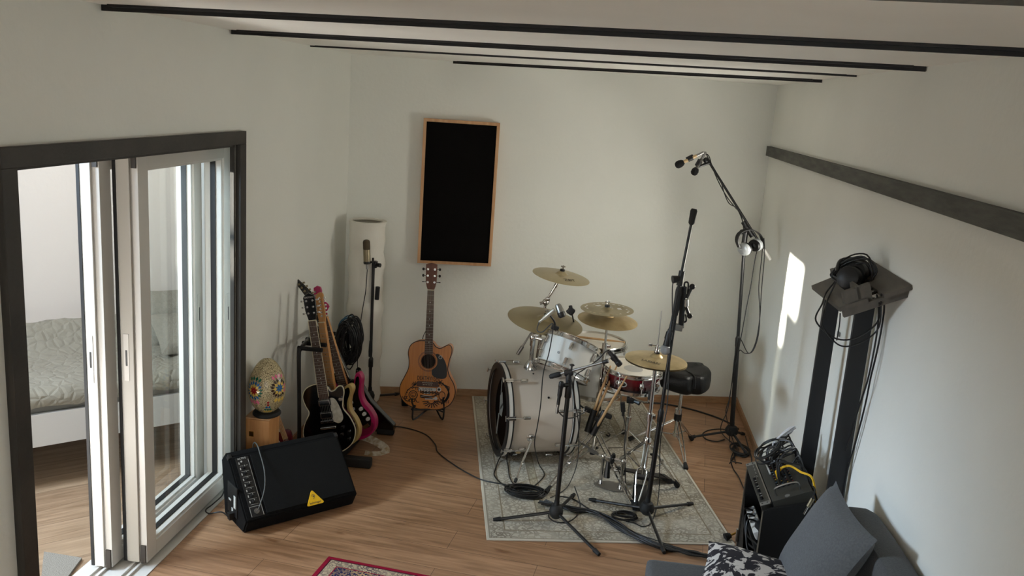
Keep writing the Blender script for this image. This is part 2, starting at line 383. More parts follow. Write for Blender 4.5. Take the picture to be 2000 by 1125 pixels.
# door opening in the left wall
D0, D1, DZ = 2.561, 4.235, 1.975
b = B()
b.quad((XL-.1, YF, 0), (XR+.1, YF, 0), (XR+.1, YR+.1, 0), (XL-.1, YL+.1, 0)); S(b.build('floor', floor_m, smooth=False))
b = B(); b.hexa([(XL-.2, YF-.1, H), (XR+.2, YF-.1, H), (XR+.2, YR+.2, H), (XL-.2, YL+.1, H)], [(XL-.2, YF-.1, H+.1), (XR+.2, YF-.1, H+.1), (XR+.2, YR+.2, H+.1), (XL-.2, YL+.1, H+.1)]); S(b.build('ceiling', ceil_m, smooth=False))
b = B(); W2 = .17
b.bx(XL-W2, XL, YF, D0-.002, 0, H); b.bx(XL-.02, XL, D1+.002, 4.58, 0, H); b.bx(XL-W2, XL, 4.58, YL, 0, H); b.bx(XL-W2, XL-.02, D1+.002, 4.58, 2.0, H); b.bx(XL-W2, XL, D0-.002, D1+.002, DZ, H)
S(b.build('wall_left', wall_m, smooth=False))
b = B(); b.hexa([(XL-.17, YL-.0385, 0), (XR+.15, yb(XR+.15), 0), (XR+.15, yb(XR+.15)+.1, 0), (XL-.17, YL+.1, 0)], [(XL-.17, YL-.0385, H), (XR+.15, yb(XR+.15), H), (XR+.15, yb(XR+.15)+.1, H), (XL-.17, YL+.1, H)]); S(b.build('wall_back', wall_m, smooth=False))
b = B(); b.bx(XR, XR+.12, YF, YR+.05, 0, H); S(b.build('wall_right', wall_m, smooth=False))
# rear wall behind the viewer, opening added for the fill lamp
b = B(); b.bx(XL-.1, XR+.1, YF-.12, YF, 0, .9); b.bx(XL-.1, XR+.1, YF-.12, YF, 2.1, H); b.bx(XL-.1, -1.2, YF-.12, YF, .9, 2.1); b.bx(.6, XR+.1, YF-.12, YF, .9, 2.1)
S(b.build('wall_rear', wall_m, smooth=False))
# shallow boxed chase in the right back corner
cr = [(1.13, yb(1.13)), (1.194, yb(1.194)-.10)]
# skirting
b = B(); d = V((XR-XL, YR-YL, 0)).normalized(); nrm = V((d.y, -d.x, 0))
p0, p1 = V((XL, YL, 0)), V((XR, YR, 0))
b.hexa([p0+nrm*.014, p1+nrm*.014, p1+nrm*.001, p0+nrm*.001], [p0+nrm*.012+V((0, 0, .05)), p1+nrm*.012+V((0, 0, .05)), p1+nrm*.001+V((0, 0, .05)), p0+nrm*.001+V((0, 0, .05))])
S(b.build('baseboard_back', skirt_m, smooth=False))
b = B(); b.bx(XR-.014, XR-.001, 4.4, YR-.03, 0, .05); S(b.build('baseboard_right', skirt_m, smooth=False))
b = B(); b.bx(XL+.001, XL+.014, 4.33, YL-.01, 0, .05); S(b.build('baseboard_left', skirt_m, smooth=False))
# ceiling battens: black strips, ends set short on one flange
for i, (a, c) in enumerate((((190, 8), (2000, 95)), ((447, 58), (1815, 130)), ((605, 88.5), (1677, 147)), ((885, 119), (1577, 154)))):
    A, C = fl(*a, H), fl(*c, H)
    t = (C-A).normalized(); n = V((-t.y, t.x, 0))
    L0 = A if i == 3 else A + t*((XL+.004-A.x)/t.x); R0 = A + t*((XR-.004-A.x)/t.x)
    th = (.022, .020, .009, .018)[i]
    b = B()
    b.hexa([L0+V((0, 0, -th)), R0+V((0, 0, -th)), R0+n*.012+V((0, 0, -th)), L0+n*.012+V((0, 0, -th))], [L0, R0, R0+n*.012, L0+n*.012])
    L1, R1 = L0+t*.05, R0-t*.05
    b.hexa([L1-n*.03+V((0, 0, -.009)), R1-n*.03+V((0, 0, -.009)), R1+V((0, 0, -.009)), L1+V((0, 0, -.009))], [L1-n*.03, R1-n*.03, R1, L1])
    S(b.build('trim_%d' % (i+1), batten_m, smooth=False))
b = B(); A, C = fl(1640, -2, H-.012), fl(2000, 12, H-.012); t = (C-A).normalized(); n = V((-t.y, t.x, 0)); C = A+t*((XR-.004-A.x)/t.x)
b.hexa([A, C, C-n*.14, A-n*.14], [q+V((0, 0, .012)) for q in (A, C, C-n*.14, A-n*.14)]); S(b.build('trim_5', beam_m, smooth=False))
# rail along the right wall
b = B(); b.bx(XR-.032, XR-.001, 1.2, 6.815, 2.006, 2.078); S(b.build('trim_6', beam_m, smooth=False))
# ------------------------------------------------------------------ sliding door in the left wall
door = bpy.data.objects.new('door_1', None); col.objects.link(door); door.location = (XL, (D0+D1)/2, 0); WM['door_1'] = M.Translation(V((XL, (D0+D1)/2, 0)))
put(door, kind='structure')
CX = XL+.03
b = B(); b.bx(XL, CX, 2.487, 4.31, 1.977, 2.042, .002); b.build('top_casing', casing_m, door, smooth=False)
b = B(); b.bx(XL, CX, 2.487, D0, 0, 1.977, .002); b.bx(XL-.17, XL, D0-.002, D0+.008, 0, DZ); b.build('side_casing', casing_m, door, smooth=False)
b = B(); b.bx(XL, CX, 4.24, 4.31, 0, 1.977, .002); b.bx(XL-.02, XL, D1-.012, D1+.002, 0, DZ); b.build('side_casing', casing_m, door, smooth=False)
b = B(); b.bx(XL-.17, XL, D0, D1, DZ-.012, DZ); b.build('head_lining', casing_m, door, smooth=False)
b = B()
for x in (-2.052, -2.085, -2.185, -2.22): b.bx(x-.006, x+.006, D0+.01, 4.7, .002, .016)
b.bx(-2.30, -1.98, D0, 4.75, -.004, .004); b.build('floor_track', pvc_m, door, smooth=False)
b = B(); b.bx(-2.28, -2.0, D0, 4.75, 1.962, 1.99); b.build('head_track', pvc_m, door, smooth=False)
b = B(); b.bx(-2.3, -1.995, 4.47, 4.56, .004, 1.962); b.build('end_frame', pvc2_m, door, smooth=False)
def leaf(name, xf, y0, y1, th, nmb):
    lf = bpy.data.objects.new(name, None); col.objects.link(lf); lf.location = (xf, y0, 0); WM[name] = M.Translation(V((xf, y0, 0))); put(lf, kind='structure')
    z0, z1 = .018, 1.955; xb = xf-th
    st, bt = .085, .075
    b = B()
    b.bx(xb, xf, y0, y0+st, z0, z1, .003); b.bx(xb, xf, y1-st, y1, z0, z1, .003)
    b.bx(xb, xf, y0+st, y1-st, z0, z0+bt, .003); b.bx(xb, xf, y0+st, y1-st, z1-bt+.01, z1, .003)
    b.build('frame', pvc_m, lf)
    b = B()                                             # inner glazing bead
    for a_, c_ in ((y0+st, y0+st+.012), (y1-st-.012, y1-st)): b.bx(xb+.012, xf-.012, a_, c_, z0+bt, z1-bt)
    for a_, c_ in ((z0+bt, z0+bt+.012), (z1-bt-.002, z1-bt+.01)): b.bx(xb+.012, xf-.012, y0+st, y1-st, a_, c_)
    b.build('glazing_bead', pvc_m, lf, smooth=False)
    b = B(); q0, q1, q2, q3 = y0+st+.012, y1-st-.012, z0+bt+.012, z1-bt-.002
    for w_ in ((q0, q0+.005, q2, q3), (q1-.005, q1, q2, q3), (q0, q1, q2, q2+.005), (q0, q1, q3-.005, q3)): b.bx(xf-th/2-.014, xf-th/2+.014, *w_)
    b.build('glazing_seal', gasket_m, lf, smooth=False)
    b = B(); xg = xf-th/2; b.quad((xg, y0+st+.004, z0+bt), (xg, y1-st-.004, z0+bt), (xg, y1-st-.004, z1-bt+.004), (xg, y0+st+.004, z1-bt+.004)); g = b.build('pane', glass_m, lf, smooth=False)
    b = B(); b.bx(xb-.004, xb+.010, y0-.004, y0+.002, z0, z1); b.build('edge_gasket', gasket_m, lf, smooth=False)
    b = B(); b.bx(xb+.02, xf-.034, y0-.012, y0+.001, z0+.004, z1-.004, .003); b.build('edge_profile', pvc2_m if nmb == 0 else pvc_m, lf)
    b = B(); b.bx(xf-.028, xf-.006, y0-.008, y0+.002, z0, z0+.09); b.build('guide_block', brownblock_m, lf, smooth=False)
    b = B(); b.bx(xf-.028, xf-.006, y0-.008, y0+.002, z1-.06, z1); b.build('guide_block', brownblock_m, lf, smooth=False)
    b = B(); ym = y0-.014; xm = (xb+xf)/2-.012
    b.prism([(xm-.012, .93), (xm+.012, .93), (xm+.012, 1.15), (xm-.012, 1.15)], ym, ym+.004); hp = b.build('pull_plate', pvc_m, lf, smooth=False)
    b = B(); b.bx(xm-.005, xm+.005, ym-.001, ym+.002, 1.0, 1.075, .002); b.build('finger_recess', black_m, hp, smooth=False)
    b = B(); b.bx(xf-.001, xf+.003, y1-.06, y1-.03, .93, 1.15, .001); p2 = b.build('pull_plate', pvc_m, lf, smooth=False)
    b = B(); b.bx(xf+.002, xf+.004, y1-.05, y1-.042, 1.0, 1.075); b.build('finger_recess', black_m, p2, smooth=False)
    return lf
leaf('door_2', -2.02, 3.523, 4.45, .112, 0)
leaf('door_3', -2.152, 3.45, 4.38, .10, 1)
# ------------------------------------------------------------------ adjoining bedroom seen through the door
U = V((.7071, .7071, 0)); NB = V((-.7071, .7071, 0))    # along the bed, and back towards its wall
BO = V((-2.99, 4.107, 0))
adj = -.02
b = B(); b.quad((-7.5, -1.0, adj*.2-.006), (XL-.1, -1.0, -.006), (XL-.1, 6.4, -.006), (-7.5, 6.4, -.006)); S(b.build('floor_bedroom', adjfloor_m, smooth=False))
wb = BO+NB*.98
A, C = wb-U*3.2, wb+U*2.2
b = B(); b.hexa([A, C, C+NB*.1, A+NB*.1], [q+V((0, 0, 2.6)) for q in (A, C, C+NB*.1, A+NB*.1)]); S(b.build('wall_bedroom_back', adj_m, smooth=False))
b = B(); A2 = A-NB*.0
led = BO+NB*.83
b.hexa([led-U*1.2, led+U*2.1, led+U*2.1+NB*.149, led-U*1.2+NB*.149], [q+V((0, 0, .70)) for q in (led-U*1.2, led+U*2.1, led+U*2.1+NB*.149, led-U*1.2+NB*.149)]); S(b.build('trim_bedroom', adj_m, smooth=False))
# unseen outer wall, its slots added to shape the low sun into a patch
SUN = V((3.1, 1.42, -.40)).normalized()
WX = -6.0
def win(y0, y1, z0, z1): return (y0, y1, z0, z1)
def back(p):                                            # where the ray reaching p crosses the outer wall
    p = V(p); t = (p.x-WX)/SUN.x; return p-SUN*t
w1a, w1b = back((XR, 5.20, 1.135)), back((XR, 5.655, 1.545))
w2a, w2b = back((XR, 5.49, .10)), back((XR, 5.66, 1.07)); w3 = back((XR, 5.5, .90))
def wall_holes(name, x, y0, y1, z0, z1, holes, m):
    b = B(); ys = sorted({y0, y1, *[q for h in holes for q in h[:2]]}); zs = sorted({z0, z1, *[q for h in holes for q in h[2:]]})
    for ya, yc in zip(ys, ys[1:]):
        for za, zc in zip(zs, zs[1:]):
            ym, zm = (ya+yc)/2, (za+zc)/2
            if not any(h[0] < ym < h[1] and h[2] < zm < h[3] for h in holes): b.bx(x-.06, x, ya, yc, za, zc)
    return S(b.build(name, m, smooth=False))
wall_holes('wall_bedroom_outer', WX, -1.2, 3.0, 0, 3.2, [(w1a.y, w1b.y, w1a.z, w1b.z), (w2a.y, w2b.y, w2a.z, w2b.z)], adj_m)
sun_dim = bpy.data.materials.new('sun dimming sheet'); sun_dim.use_nodes = True; _n = sun_dim.node_tree; _n.nodes.remove(_n.nodes['Principled BSDF']); _t = _n.nodes.new('ShaderNodeBsdfTransparent'); _t.inputs[0].default_value = (.02, .02, .018, 1); _n.links.new(_t.outputs[0], _n.nodes['Material Output'].inputs[0])
b = B(); b.quad((WX-.09, w2a.y-.2, w2a.z-.2), (WX-.09, w2b.y+.2, w2a.z-.2), (WX-.09, w2b.y+.2, w3.z), (WX-.09, w2a.y-.2, w3.z)); S(b.build('sun_dimming_sheet', sun_dim, smooth=False))  # unseen sheet added to dim the lower part of the sun beam
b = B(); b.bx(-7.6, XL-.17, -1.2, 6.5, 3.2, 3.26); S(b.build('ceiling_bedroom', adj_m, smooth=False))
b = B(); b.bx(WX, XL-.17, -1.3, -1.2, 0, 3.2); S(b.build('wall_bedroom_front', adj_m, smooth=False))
# the bed
bed = thing('bed', 'white bed with grey quilted cover behind the sliding door', 'bed', BO+U*.5)
BM = M(((U.x, NB.x, 0, BO.x), (U.y, NB.y, 0, BO.y), (0, 0, 1, 0), (0, 0, 0, 1)))
b = B(BM); b.bx(-1.3, 1.05, 0, .03, .25, .44, .004); b.build('front_board', bedw_m, bed)
b = B(BM); b.bx(-1.25, 1.0, .034, .76, .27, .40); b.build('slat_base', bedw_m, bed, smooth=False)
for x in (-1.2, .95):
    for y in (.08, .72): b = B(BM); b.bx(x-.03, x+.03, y-.03, y+.03, 0, .27); b.build('leg', bedw_m, bed, smooth=False)
b = B(BM); b.bx(-1.28, 1.03, .034, .76, .40, .51, .02); b.build('mattress', matt_m, bed)
b = B(BM); n = 26
g = []
for i in range(46):
    x = -1.3+2.36*i/45; row = []
    prof = [(.0, .475), (-.008, .50), (.0, .545), (.03, .575), (.10, .585), (.2, .588), (.3, .588), (.4, .59), (.5, .592), (.58, .60), (.64, .63), (.69, .68), (.73, .735), (.76, .76), (.79, .755)]
    for j, (y, z) in enumerate(prof):
        w = .006*_s(x*23+j)+.004*_s(x*51-j*2.)
        row.append(b.v((x, y+w*(.4 if j < 3 else 0), z+w)))
    g.append(row)
for i in range(45):
    for j in range(14): b.f([g[i][j], g[i+1][j], g[i+1][j+1], g[i][j+1]])
qm = mat('stitched grey quilt', (118, 112, 99), .95, var=.06, vscale=30); nt, N, L, bs = nodes_of(qm)
tc = N.new('ShaderNodeTexCoord'); vv = N.new('ShaderNodeTexVoronoi'); vv.feature = 'DISTANCE_TO_EDGE'; vv.inputs['Scale'].default_value = 17; bp = N.new('ShaderNodeBump'); bp.inputs['Strength'].default_value = .3; bp.inputs['Distance'].default_value = .02
rr = N.new('ShaderNodeValToRGB'); rr.color_ramp.elements[1].position = .2; L.new(tc.outputs['Object'], vv.inputs['Vector']); L.new(vv.outputs['Distance'], rr.inputs[0]); L.new(rr.outputs[0], bp.inputs['Height']); L.new(bp.outputs[0], bs.inputs['Normal'])
b.build('quilt', qm, bed)
def bpillow(label, c, w, h, t, rot, name='throw_pillow', m=linen_m):
    return B().pillow(w, h, t, M.Translation(V(c)) @ Euler(rot).to_matrix().to_4x4()).build(name, m, label=label, cat='pillow', group='linen pillows on the bed')
pc = fl(312, 650, .72)
bpillow('round-topped grey pillow at the back of the bed seen through the door glass', BO+U*.98+NB*.60+V((0, 0, .74)), .46, .40, .16, (1.15, 0, .785))
bpillow('crumpled linen pillow in front of the other one on the bed', BO+U*.98+NB*.42+V((0, 0, .68)), .46, .36, .15, (.55, .1, .86))
b = B(); mc = fl(120, 1110)
q = [fl(86, 1080), fl(160, 1092), fl(128, 1135), fl(80, 1140)]
b.hexa([p+V((0, 0, -.004)) for p in q], [p+V((0, 0, .008)) for p in q]); b.build('door_mat', mat_m, smooth=False, label='grey door mat on the bedroom floor beyond the threshold', cat='mat')
# ------------------------------------------------------------------ wedge monitor
fa, fb = V((-1.719, 3.922, 0)), V((-1.269, 4.377, 0))
ex = (fb-fa); LEN = ex.length; ex.normalize(); ey = V((-ex.y, ex.x, 0))
MM = M(((ex.x, ey.x, 0, fa.x), (ex.y, ey.y, 0, fa.y), (0, 0, 1, 0), (0, 0, 0, 1)))
mon = thing('stage_monitor', 'black carpeted wedge floor monitor with a small yellow triangle badge', 'speaker', fa+ex*LEN/2+ey*.15)
prof = [(0, 0), (-.045, .082), (.205, .345), (.255, .352), (.305, .30), (.26, 0)]     # (back, up)
def monx(b, x0, x1, pr):
    n = len(pr); A = [b.v((x0, y, z)) for y, z in pr]; C = [b.v((x1, y, z)) for y, z in pr]
    b.f(A); b.f(C[::-1])
    for i in range(n): b.f([A[i], A[(i+1) % n], C[(i+1) % n], C[i]])
b = B(MM); monx(b, 0, LEN, prof); bmesh.ops.bevel(b.bm, geom=b.bm.edges[:], offset=.008, segments=2, affect='EDGES'); b.bev = True; b.build('cabinet', carpet_m, mon)
sl0, sl1 = V((0, -.045, .082)), V((0, .205, .345)); sd = (sl1-sl0).normalized(); sn = V((0, -sd.z, sd.y))
def onsl(x, t, o=0): return V((x, 0, 0))+sl0+sd*t+sn*o
SLN = (sl1-sl0).length
b = B(MM); b.hexa([onsl(.115, .02, -.004), onsl(LEN-.012, .02, -.004), onsl(LEN-.012, SLN-.01, -.004), onsl(.115, SLN-.01, -.004)], [onsl(.117, .022, .006), onsl(LEN-.014, .022, .006), onsl(LEN-.014, SLN-.012, .006), onsl(.117, SLN-.012, .006)]); b.build('grille', grille_m, mon)
b = B(MM); b.hexa([onsl(.03, .015, -.004), onsl(.105, .015, -.004), onsl(.105, SLN-.012, -.004), onsl(.03, SLN-.012, -.004)], [onsl(.032, .017, .002), onsl(.103, .017, .002), onsl(.103, SLN-.014, .002), onsl(.032, SLN-.014, .002)]); pan = b.build('control_panel', black_m, mon)
SLM = M(((1, 0, 0, 0), (0, sd.y, sn.y, 0), (0, sd.z, sn.z, 0), (0, 0, 0, 1)))
SL4 = MM @ M.Translation(sl0) @ M(((1, 0, 0, 0), (0, sd.y, sn.y, 0), (0, sd.z, sn.z, 0), (0, 0, 0, 1)))
for i in range(7):
    b = B(SL4); y = .10+i*.032; b.cyl((.066, y, .001), (.066, y, .016), .0095, .0075, 12); b.mi = 1; b.bx(.065, .067, y, y+.008, .0155, .0168); b.build('knob', [black_m, whiteprint_m], pan)
b = B(SL4); b.cyl((.06, .325, .001), (.06, .325, .004), .005, seg=10); b.build('indicator_lamp', whiteprint_m, pan)
b = B(SL4)
for i in range(8):
    y = .10+i*.031; b.bx(.045, .087, y-.0165, y-.0155, .0018, .0028); b.bx(.043, .048, y-.006, y+.006, .0018, .0026)
b.bx(.098, .0995, .02, SLN-.03, .0018, .0026); b.bx(.034, .0995, .072, .0735, .0018, .0026); b.bx(.034, .0355, .02, .0735, .0018, .0026)
b.text('ACTIVE', .014, M.Translation(V((.066, .342, .0022))), .0005)
b.build('printed_lines', whiteprint_m, pan, smooth=False)
b = B(SL4); b.cyl((.066, .045, .001), (.066, .045, .008), .014, seg=16); b.build('jack_socket', steel_m, pan)
bc = (LEN*.60, .035)
b = B(SL4); tri = [(-.052, -.036), (.052, -.036), (0, .05)]
def rnd(pts, r):
    o = []; n = len(pts)
    for i in range(n):
        p = V(pts[i]); a = (V(pts[i-1])-p).normalized(); c = (V(pts[(i+1) % n])-p).normalized()
        o += [tuple(p+a*r), tuple(p+(a+c)*r*.28), tuple(p+c*r)]
    return o
b.prism([(x+bc[0], y+bc[1]) for x, y in rnd(tri, .012)], .006, .011, plane='xy'); bad = b.build('badge', yellow_m, mon, smooth=False)
b = B(SL4); b.text('behringer', .017, M.Translation(V((bc[0], bc[1]-.024, .0115))), .0004)
b.curve([(bc[0]-.012, bc[1]+.012, .0115), (bc[0]-.004, bc[1]+.022, .0115), (bc[0]+.006, bc[1]+.016, .0115), (bc[0]+.002, bc[1]+.004, .0115), (bc[0]-.006, bc[1]-.004, .0115)], .0012, 5); b.cyl((bc[0]-.001, bc[1]+.011, .0108), (bc[0]-.001, bc[1]+.011, .0125), .004); b.build('badge_print', ink_m, bad, smooth=False)
for x in (.010, LEN-.010):
    b = B(MM); b.box((x, .217, .337), (.022, .03, .03), (.6, 0, 0), .006); b.build('corner_protector', black_m, mon)
b = B(MM); b.bx(-.006, .002, .07, .20, .05, .22, .002); b.mi = 1
b.bx(-.008, -.006, .085, .11, .10, .17); b.bx(-.008, -.006, .12, .14, .06, .09); b.bx(-.008, -.006, .15, .18, .12, .13); b.build('connection_plate', [black_m, whiteprint_m], mon, smooth=False)
b = B(MM); b.bx(-.035, -.005, .10, .13, .035, .075, .004); b.build('power_plug', black_m, mon)
pj = SL4 @ V((.066, .045, .008)); pj2 = SL4 @ V((.066, .05, .055))
cable('signal_cable', 'thin grey cable looping up from the monitor control panel over its top', [pj, pj2, SL4 @ V((.12, .14, .055)), SL4 @ V((.155, .24, .03)), SL4 @ V((.165, SLN-.02, .014)), MM @ V((.17, .24, .372)), MM @ V((.175, .30, .34)), MM @ V((.18, .33, .15)), MM @ V((.18, .34, .01))], .0032, mat('dark grey cable', (70, 72, 70), .5))
pp = MM @ V((-.035, .115, .055))
cable('power_cable', 'black mains cable from the wedge monitor to the door threshold', [pp, fl(432, 1000, .03), fl(408, 1003, .006), fl(402, 996, .006), fl(415, 985, .02), fl(432, 970, .02), fl(447, 952, .012), V((-1.86, 4.42, .008))], .004)
# ------------------------------------------------------------------ pine box and mosaic egg lamp
bxc = V((-1.828, 4.425, 0)); BT = .462
box = thing('wooden_box', 'upright knotty pine box with a brass latch under the egg lamp', 'box', bxc)
b = B(); b.box((bxc.x, bxc.y, BT/2-.004), (.145, .145, BT-.010), None, .003); b.build('body', pine_m, box)
b = B(); b.box((bxc.x, bxc.y, BT-.004), (.147, .147, .008), None, .002); b.build('lid', frame_m, box)
b = B(); yf = bxc.y-.073; b.bx(bxc.x-.045, bxc.x-.018, yf-.004, yf, .352, .382, .001); b.bx(bxc.x-.04, bxc.x-.034, yf-.008, yf-.002, .356, .378); b.build('latch', brass_m, box)
egc = V((-1.80, 4.425, BT))
egg = thing('egg_lamp', 'egg-shaped crackle mosaic lamp with coloured star flowers on a pine box', 'lamp', egc)
b = B(); b.lathe([(0, .0005), (.072, .0005), (.078, .006), (.078, .016), (.071, .024), (.06, .026), (0, .024)], M.Translation(egc)); b.build('base_ring', rubber_m, egg)
EH, ER = .322, .102
def eggr(t): # t 0..1 from the bottom
    u = 2*t-1; return ER*math.sqrt(max(0, 1-u*u))*(1-.13*u-.05*u*u) if 0 < t < 1 else 0
eprof = [(eggr(i/40), .012+EH*i/40) for i in range(41)]
b = B(); b.lathe(eprof, M.Translation(egc), 48); b.build('egg_shade', mosaic_m, egg)
def eggpt(phi, z, o=.0025):
    t = z/EH; r = eggr(t)+o; return V((egc.x+r*_s(phi), egc.y-r*_c(phi), egc.z+.012+z))
def tiles(name, lst):
    b = B(); ms = []
    for m, pts in lst:
        if m not in ms: ms.append(m)
        b.mi = ms.index(m)
        b.f([b.v(eggpt(p, z)) for p, z in pts])
    b.build(name, ms, egg, smooth=False)
def dia(cx, cz, ang, r0, r1, w, m):
    out = []
    for (rr_, ww) in ((r0, 0), ((r0+r1)/2, w), (r1, 0), ((r0+r1)/2, -w)):
        dx = rr_*_c(ang)-ww*_s(ang); dz = rr_*_s(ang)+ww*_c(ang); z = cz+dz
        out.append((cx+dx/max(.03, eggr(z/EH)), z))
    return (m, out)
def rosette(name, cx, cz, c1, c2, c3, c4, tail):
    l = []
    for k in range(8): l.append(dia(cx, cz, PI/8+k*PI/4, .001, .027, .0080, c1))
    for k in range(8): l.append(dia(cx, cz, k*PI/4, .013, .041, .0097, c2))
    for k in range(16): l.append(dia(cx, cz, PI/16+k*PI/8, .031, .055, .0073, c3 if 0 < k < 14 else c4))
    for k in range(4): l.append(dia(cx, cz, PI/2+(k-1.5)*.3, .054, .080, .009, c4))
    for k in range(3): l.append(dia(cx, cz, -PI/2+(k-1)*.32, .054, .084, .0115, tail))
    tiles(name, l)
rosette('star_flower', -.36, .158, tileR, tileY, tileB, tileG, tileP)
rosette('star_flower', 1.10, .170, tileB, tileY, tileK, tileP, tileY)
l = []
for r in range(4):
    for k in range(4-r):
        l.append(dia(.45+(k-(3-r)/2)*.17, .030+r*.016, PI/2, -.009, .009, .0072, (tileY, tileG, tileB, tileR)[r]))
l.append(dia(.45, .094, PI/2, -.009, .009, .0072, tileR))
tiles('tile_triangle', l)
# ------------------------------------------------------------------ guitars
def outline(pts, n=8): return [tuple(p.xy) for p in spline([(x, z, 0) for x, z in pts], n, True)]
def tuner(b, x, z, y0, sgn, front=True):
    b.cyl((x, y0-.012, z), (x, y0+.002, z), .004, seg=8); b.cyl((x, y0-.003, z), (x, y0, z), .007, seg=10)
def electric(name, label, P0, P1, front, body_pts, bm_, thick, neck_m, board_m, head_pts, head_m, scale_top, Ltot, opts):
    """body bottom at P0, head tip at P1; local x right, y back, z along the neck"""
    Mx = frame(P0, V(P1)-V(P0), front); t = thing(name, label, 'guitar', P0, mtx=None)
    k = (V(P1)-V(P0)).length/Ltot; Mx = Mx @ M.Scale(k, 4)
    ol = outline(body_pts) if opts.get('round', True) else body_pts
    b = B(Mx); b.prism(ol, -thick/2, thick/2, .007); b.build('body', bm_, t)
    if opts.get('binding'):
        b = B(Mx); b.tube([(x*.992, -thick/2+.0035, z) for x, z in ol], .0035, 6, True); b.build('binding', creamp_m, t)
    nb = opts.get('neck_z', .33); nut = opts['nut']; w0, w1 = .029, .0215; yf = -thick/2
    b = B(Mx); b.hexa([(-w0, yf+.018, nb), (w0, yf+.018, nb), (w0, yf-.002, nb), (-w0, yf-.002, nb)], [(-w1, yf+.016, nut), (w1, yf+.016, nut), (w1, yf-.002, nut), (-w1, yf-.002, nut)]); b.build('neck', neck_m, t, smooth=False)
    fe = opts.get('board_z', nb-.04)
    b = B(Mx); b.hexa([(-w0-.001, yf-.002, fe), (w0+.001, yf-.002, fe), (w0, yf-.008, fe), (-w0, yf-.008, fe)], [(-w1, yf-.002, nut), (w1, yf-.002, nut), (w1, yf-.007, nut), (-w1, yf-.007, nut)]); b.mi = 1; sc_l = (nut-opts['bridge_z'])
    for i in range(1, 23):
        z = nut-sc_l*(1-2**(-i/12))
        if z < fe+.004: break
        q = (z-fe)/(nut-fe); w = w0+(w1-w0)*q; b.bx(-w, w, yf-.0095, yf-.0065, z-.0009, z+.0009)
    b.mi = 2
    for i in (3, 5, 7, 9, 12, 15, 17):
        z = nut-sc_l*(1-2**(-(i-.5)/12))
        if z > fe+.01: b.cyl((0, yf-.0092, z), (0, yf-.006, z), .003, seg=8)
    b.build('fretboard', [board_m, fret_m, pearlw_m if board_m is not maple_m else black_m], t, smooth=False)
    b = B(Mx); b.prism([(x, z+nut) for x, z in head_pts], yf+.002, yf+.015, .002); hd = b.build('headstock', head_m, t)
    b = B(Mx); b.bx(-w1, w1, yf-.0085, yf, nut-.002, nut+.003); b.build('nut', creamp_m, t, smooth=False)
    for x, z, s in opts['tuners']:
        b = B(Mx); tuner(b, x, z+nut, yf+.002, s); b.tube([(x, yf+.008, z+nut), (x+s*.024, yf+.008, z+nut)], .0025, 6); b.box((x+s*.03, yf+.008, z+nut), (.013, .007, .011), None, .002); b.build('tuner', opts.get('tuner_m', chrome_m), t)
    b = B(Mx)
    for i in range(6):
        u = (i-2.5)/2.5; b.tube([(u*.026, yf-.014, opts['bridge_z']), (u*.017, yf-.0105, nut)], .0006, 4)
    b.build('strings', string_m, t)
    for z, kind, ang in opts.get('pickups', ()):
        b = B(Mx)
        if kind == 'hum':
            b.box((0, yf-.006, z), (.076, .012, .042), None, .003); b.mi = 1; b.box((0, yf-.010, z), (.066, .012, .034), None, .003); b.build('pickup', [black_m, chrome_m], t)
        else:
            b.box((0, yf-.005, z), (.082, .012, .018), (0, ang, 0), .004); b.build('pickup', opts.get('pu_m', pearlw_m), t)
    b = B(Mx); bw = opts.get('bridge_w', .08); b.box((0, yf-.006, opts['bridge_z']), (bw, .014, .016), None, .003)
    for i in range(6): b.box(((i-2.5)*.0104, yf-.013, opts['bridge_z']), (.007, .006, .014), None, .001)
    b.build('bridge', chrome_m, t)
    if opts.get('tail'):
        b = B(Mx); z = opts['tail']; b.box((0, yf-.008, z), (.098, .014, .015), None, .005); b.build('tailpiece', chrome_m, t)
    if opts.get('guard'):
        b = B(Mx); g_ = outline(opts['guard'], 6) if opts.get('guard_round', True) else opts['guard']; b.prism(g_, yf-.0035, yf-.0005); b.build('pickguard', opts['guard_m'], t, smooth=False)
    for x, z in opts.get('knobs', ()):
        b = B(Mx); b.cyl((x, yf-.001, z), (x, yf-.018, z), .0125, .0105, 16); b.build('knob', opts.get('knob_m', chrome_m), t)
    return t, Mx, yf
up3 = [(-.017, .045, -1), (-.018, .083, -1), (-.019, .121, -1), (.017, .045, 1), (.018, .083, 1), (.019, .121, 1)]
FR = V((.22, -1, .0))
g1a, g1b = aty(651, 883, 4.86), aty(603.5, 572, 4.92)
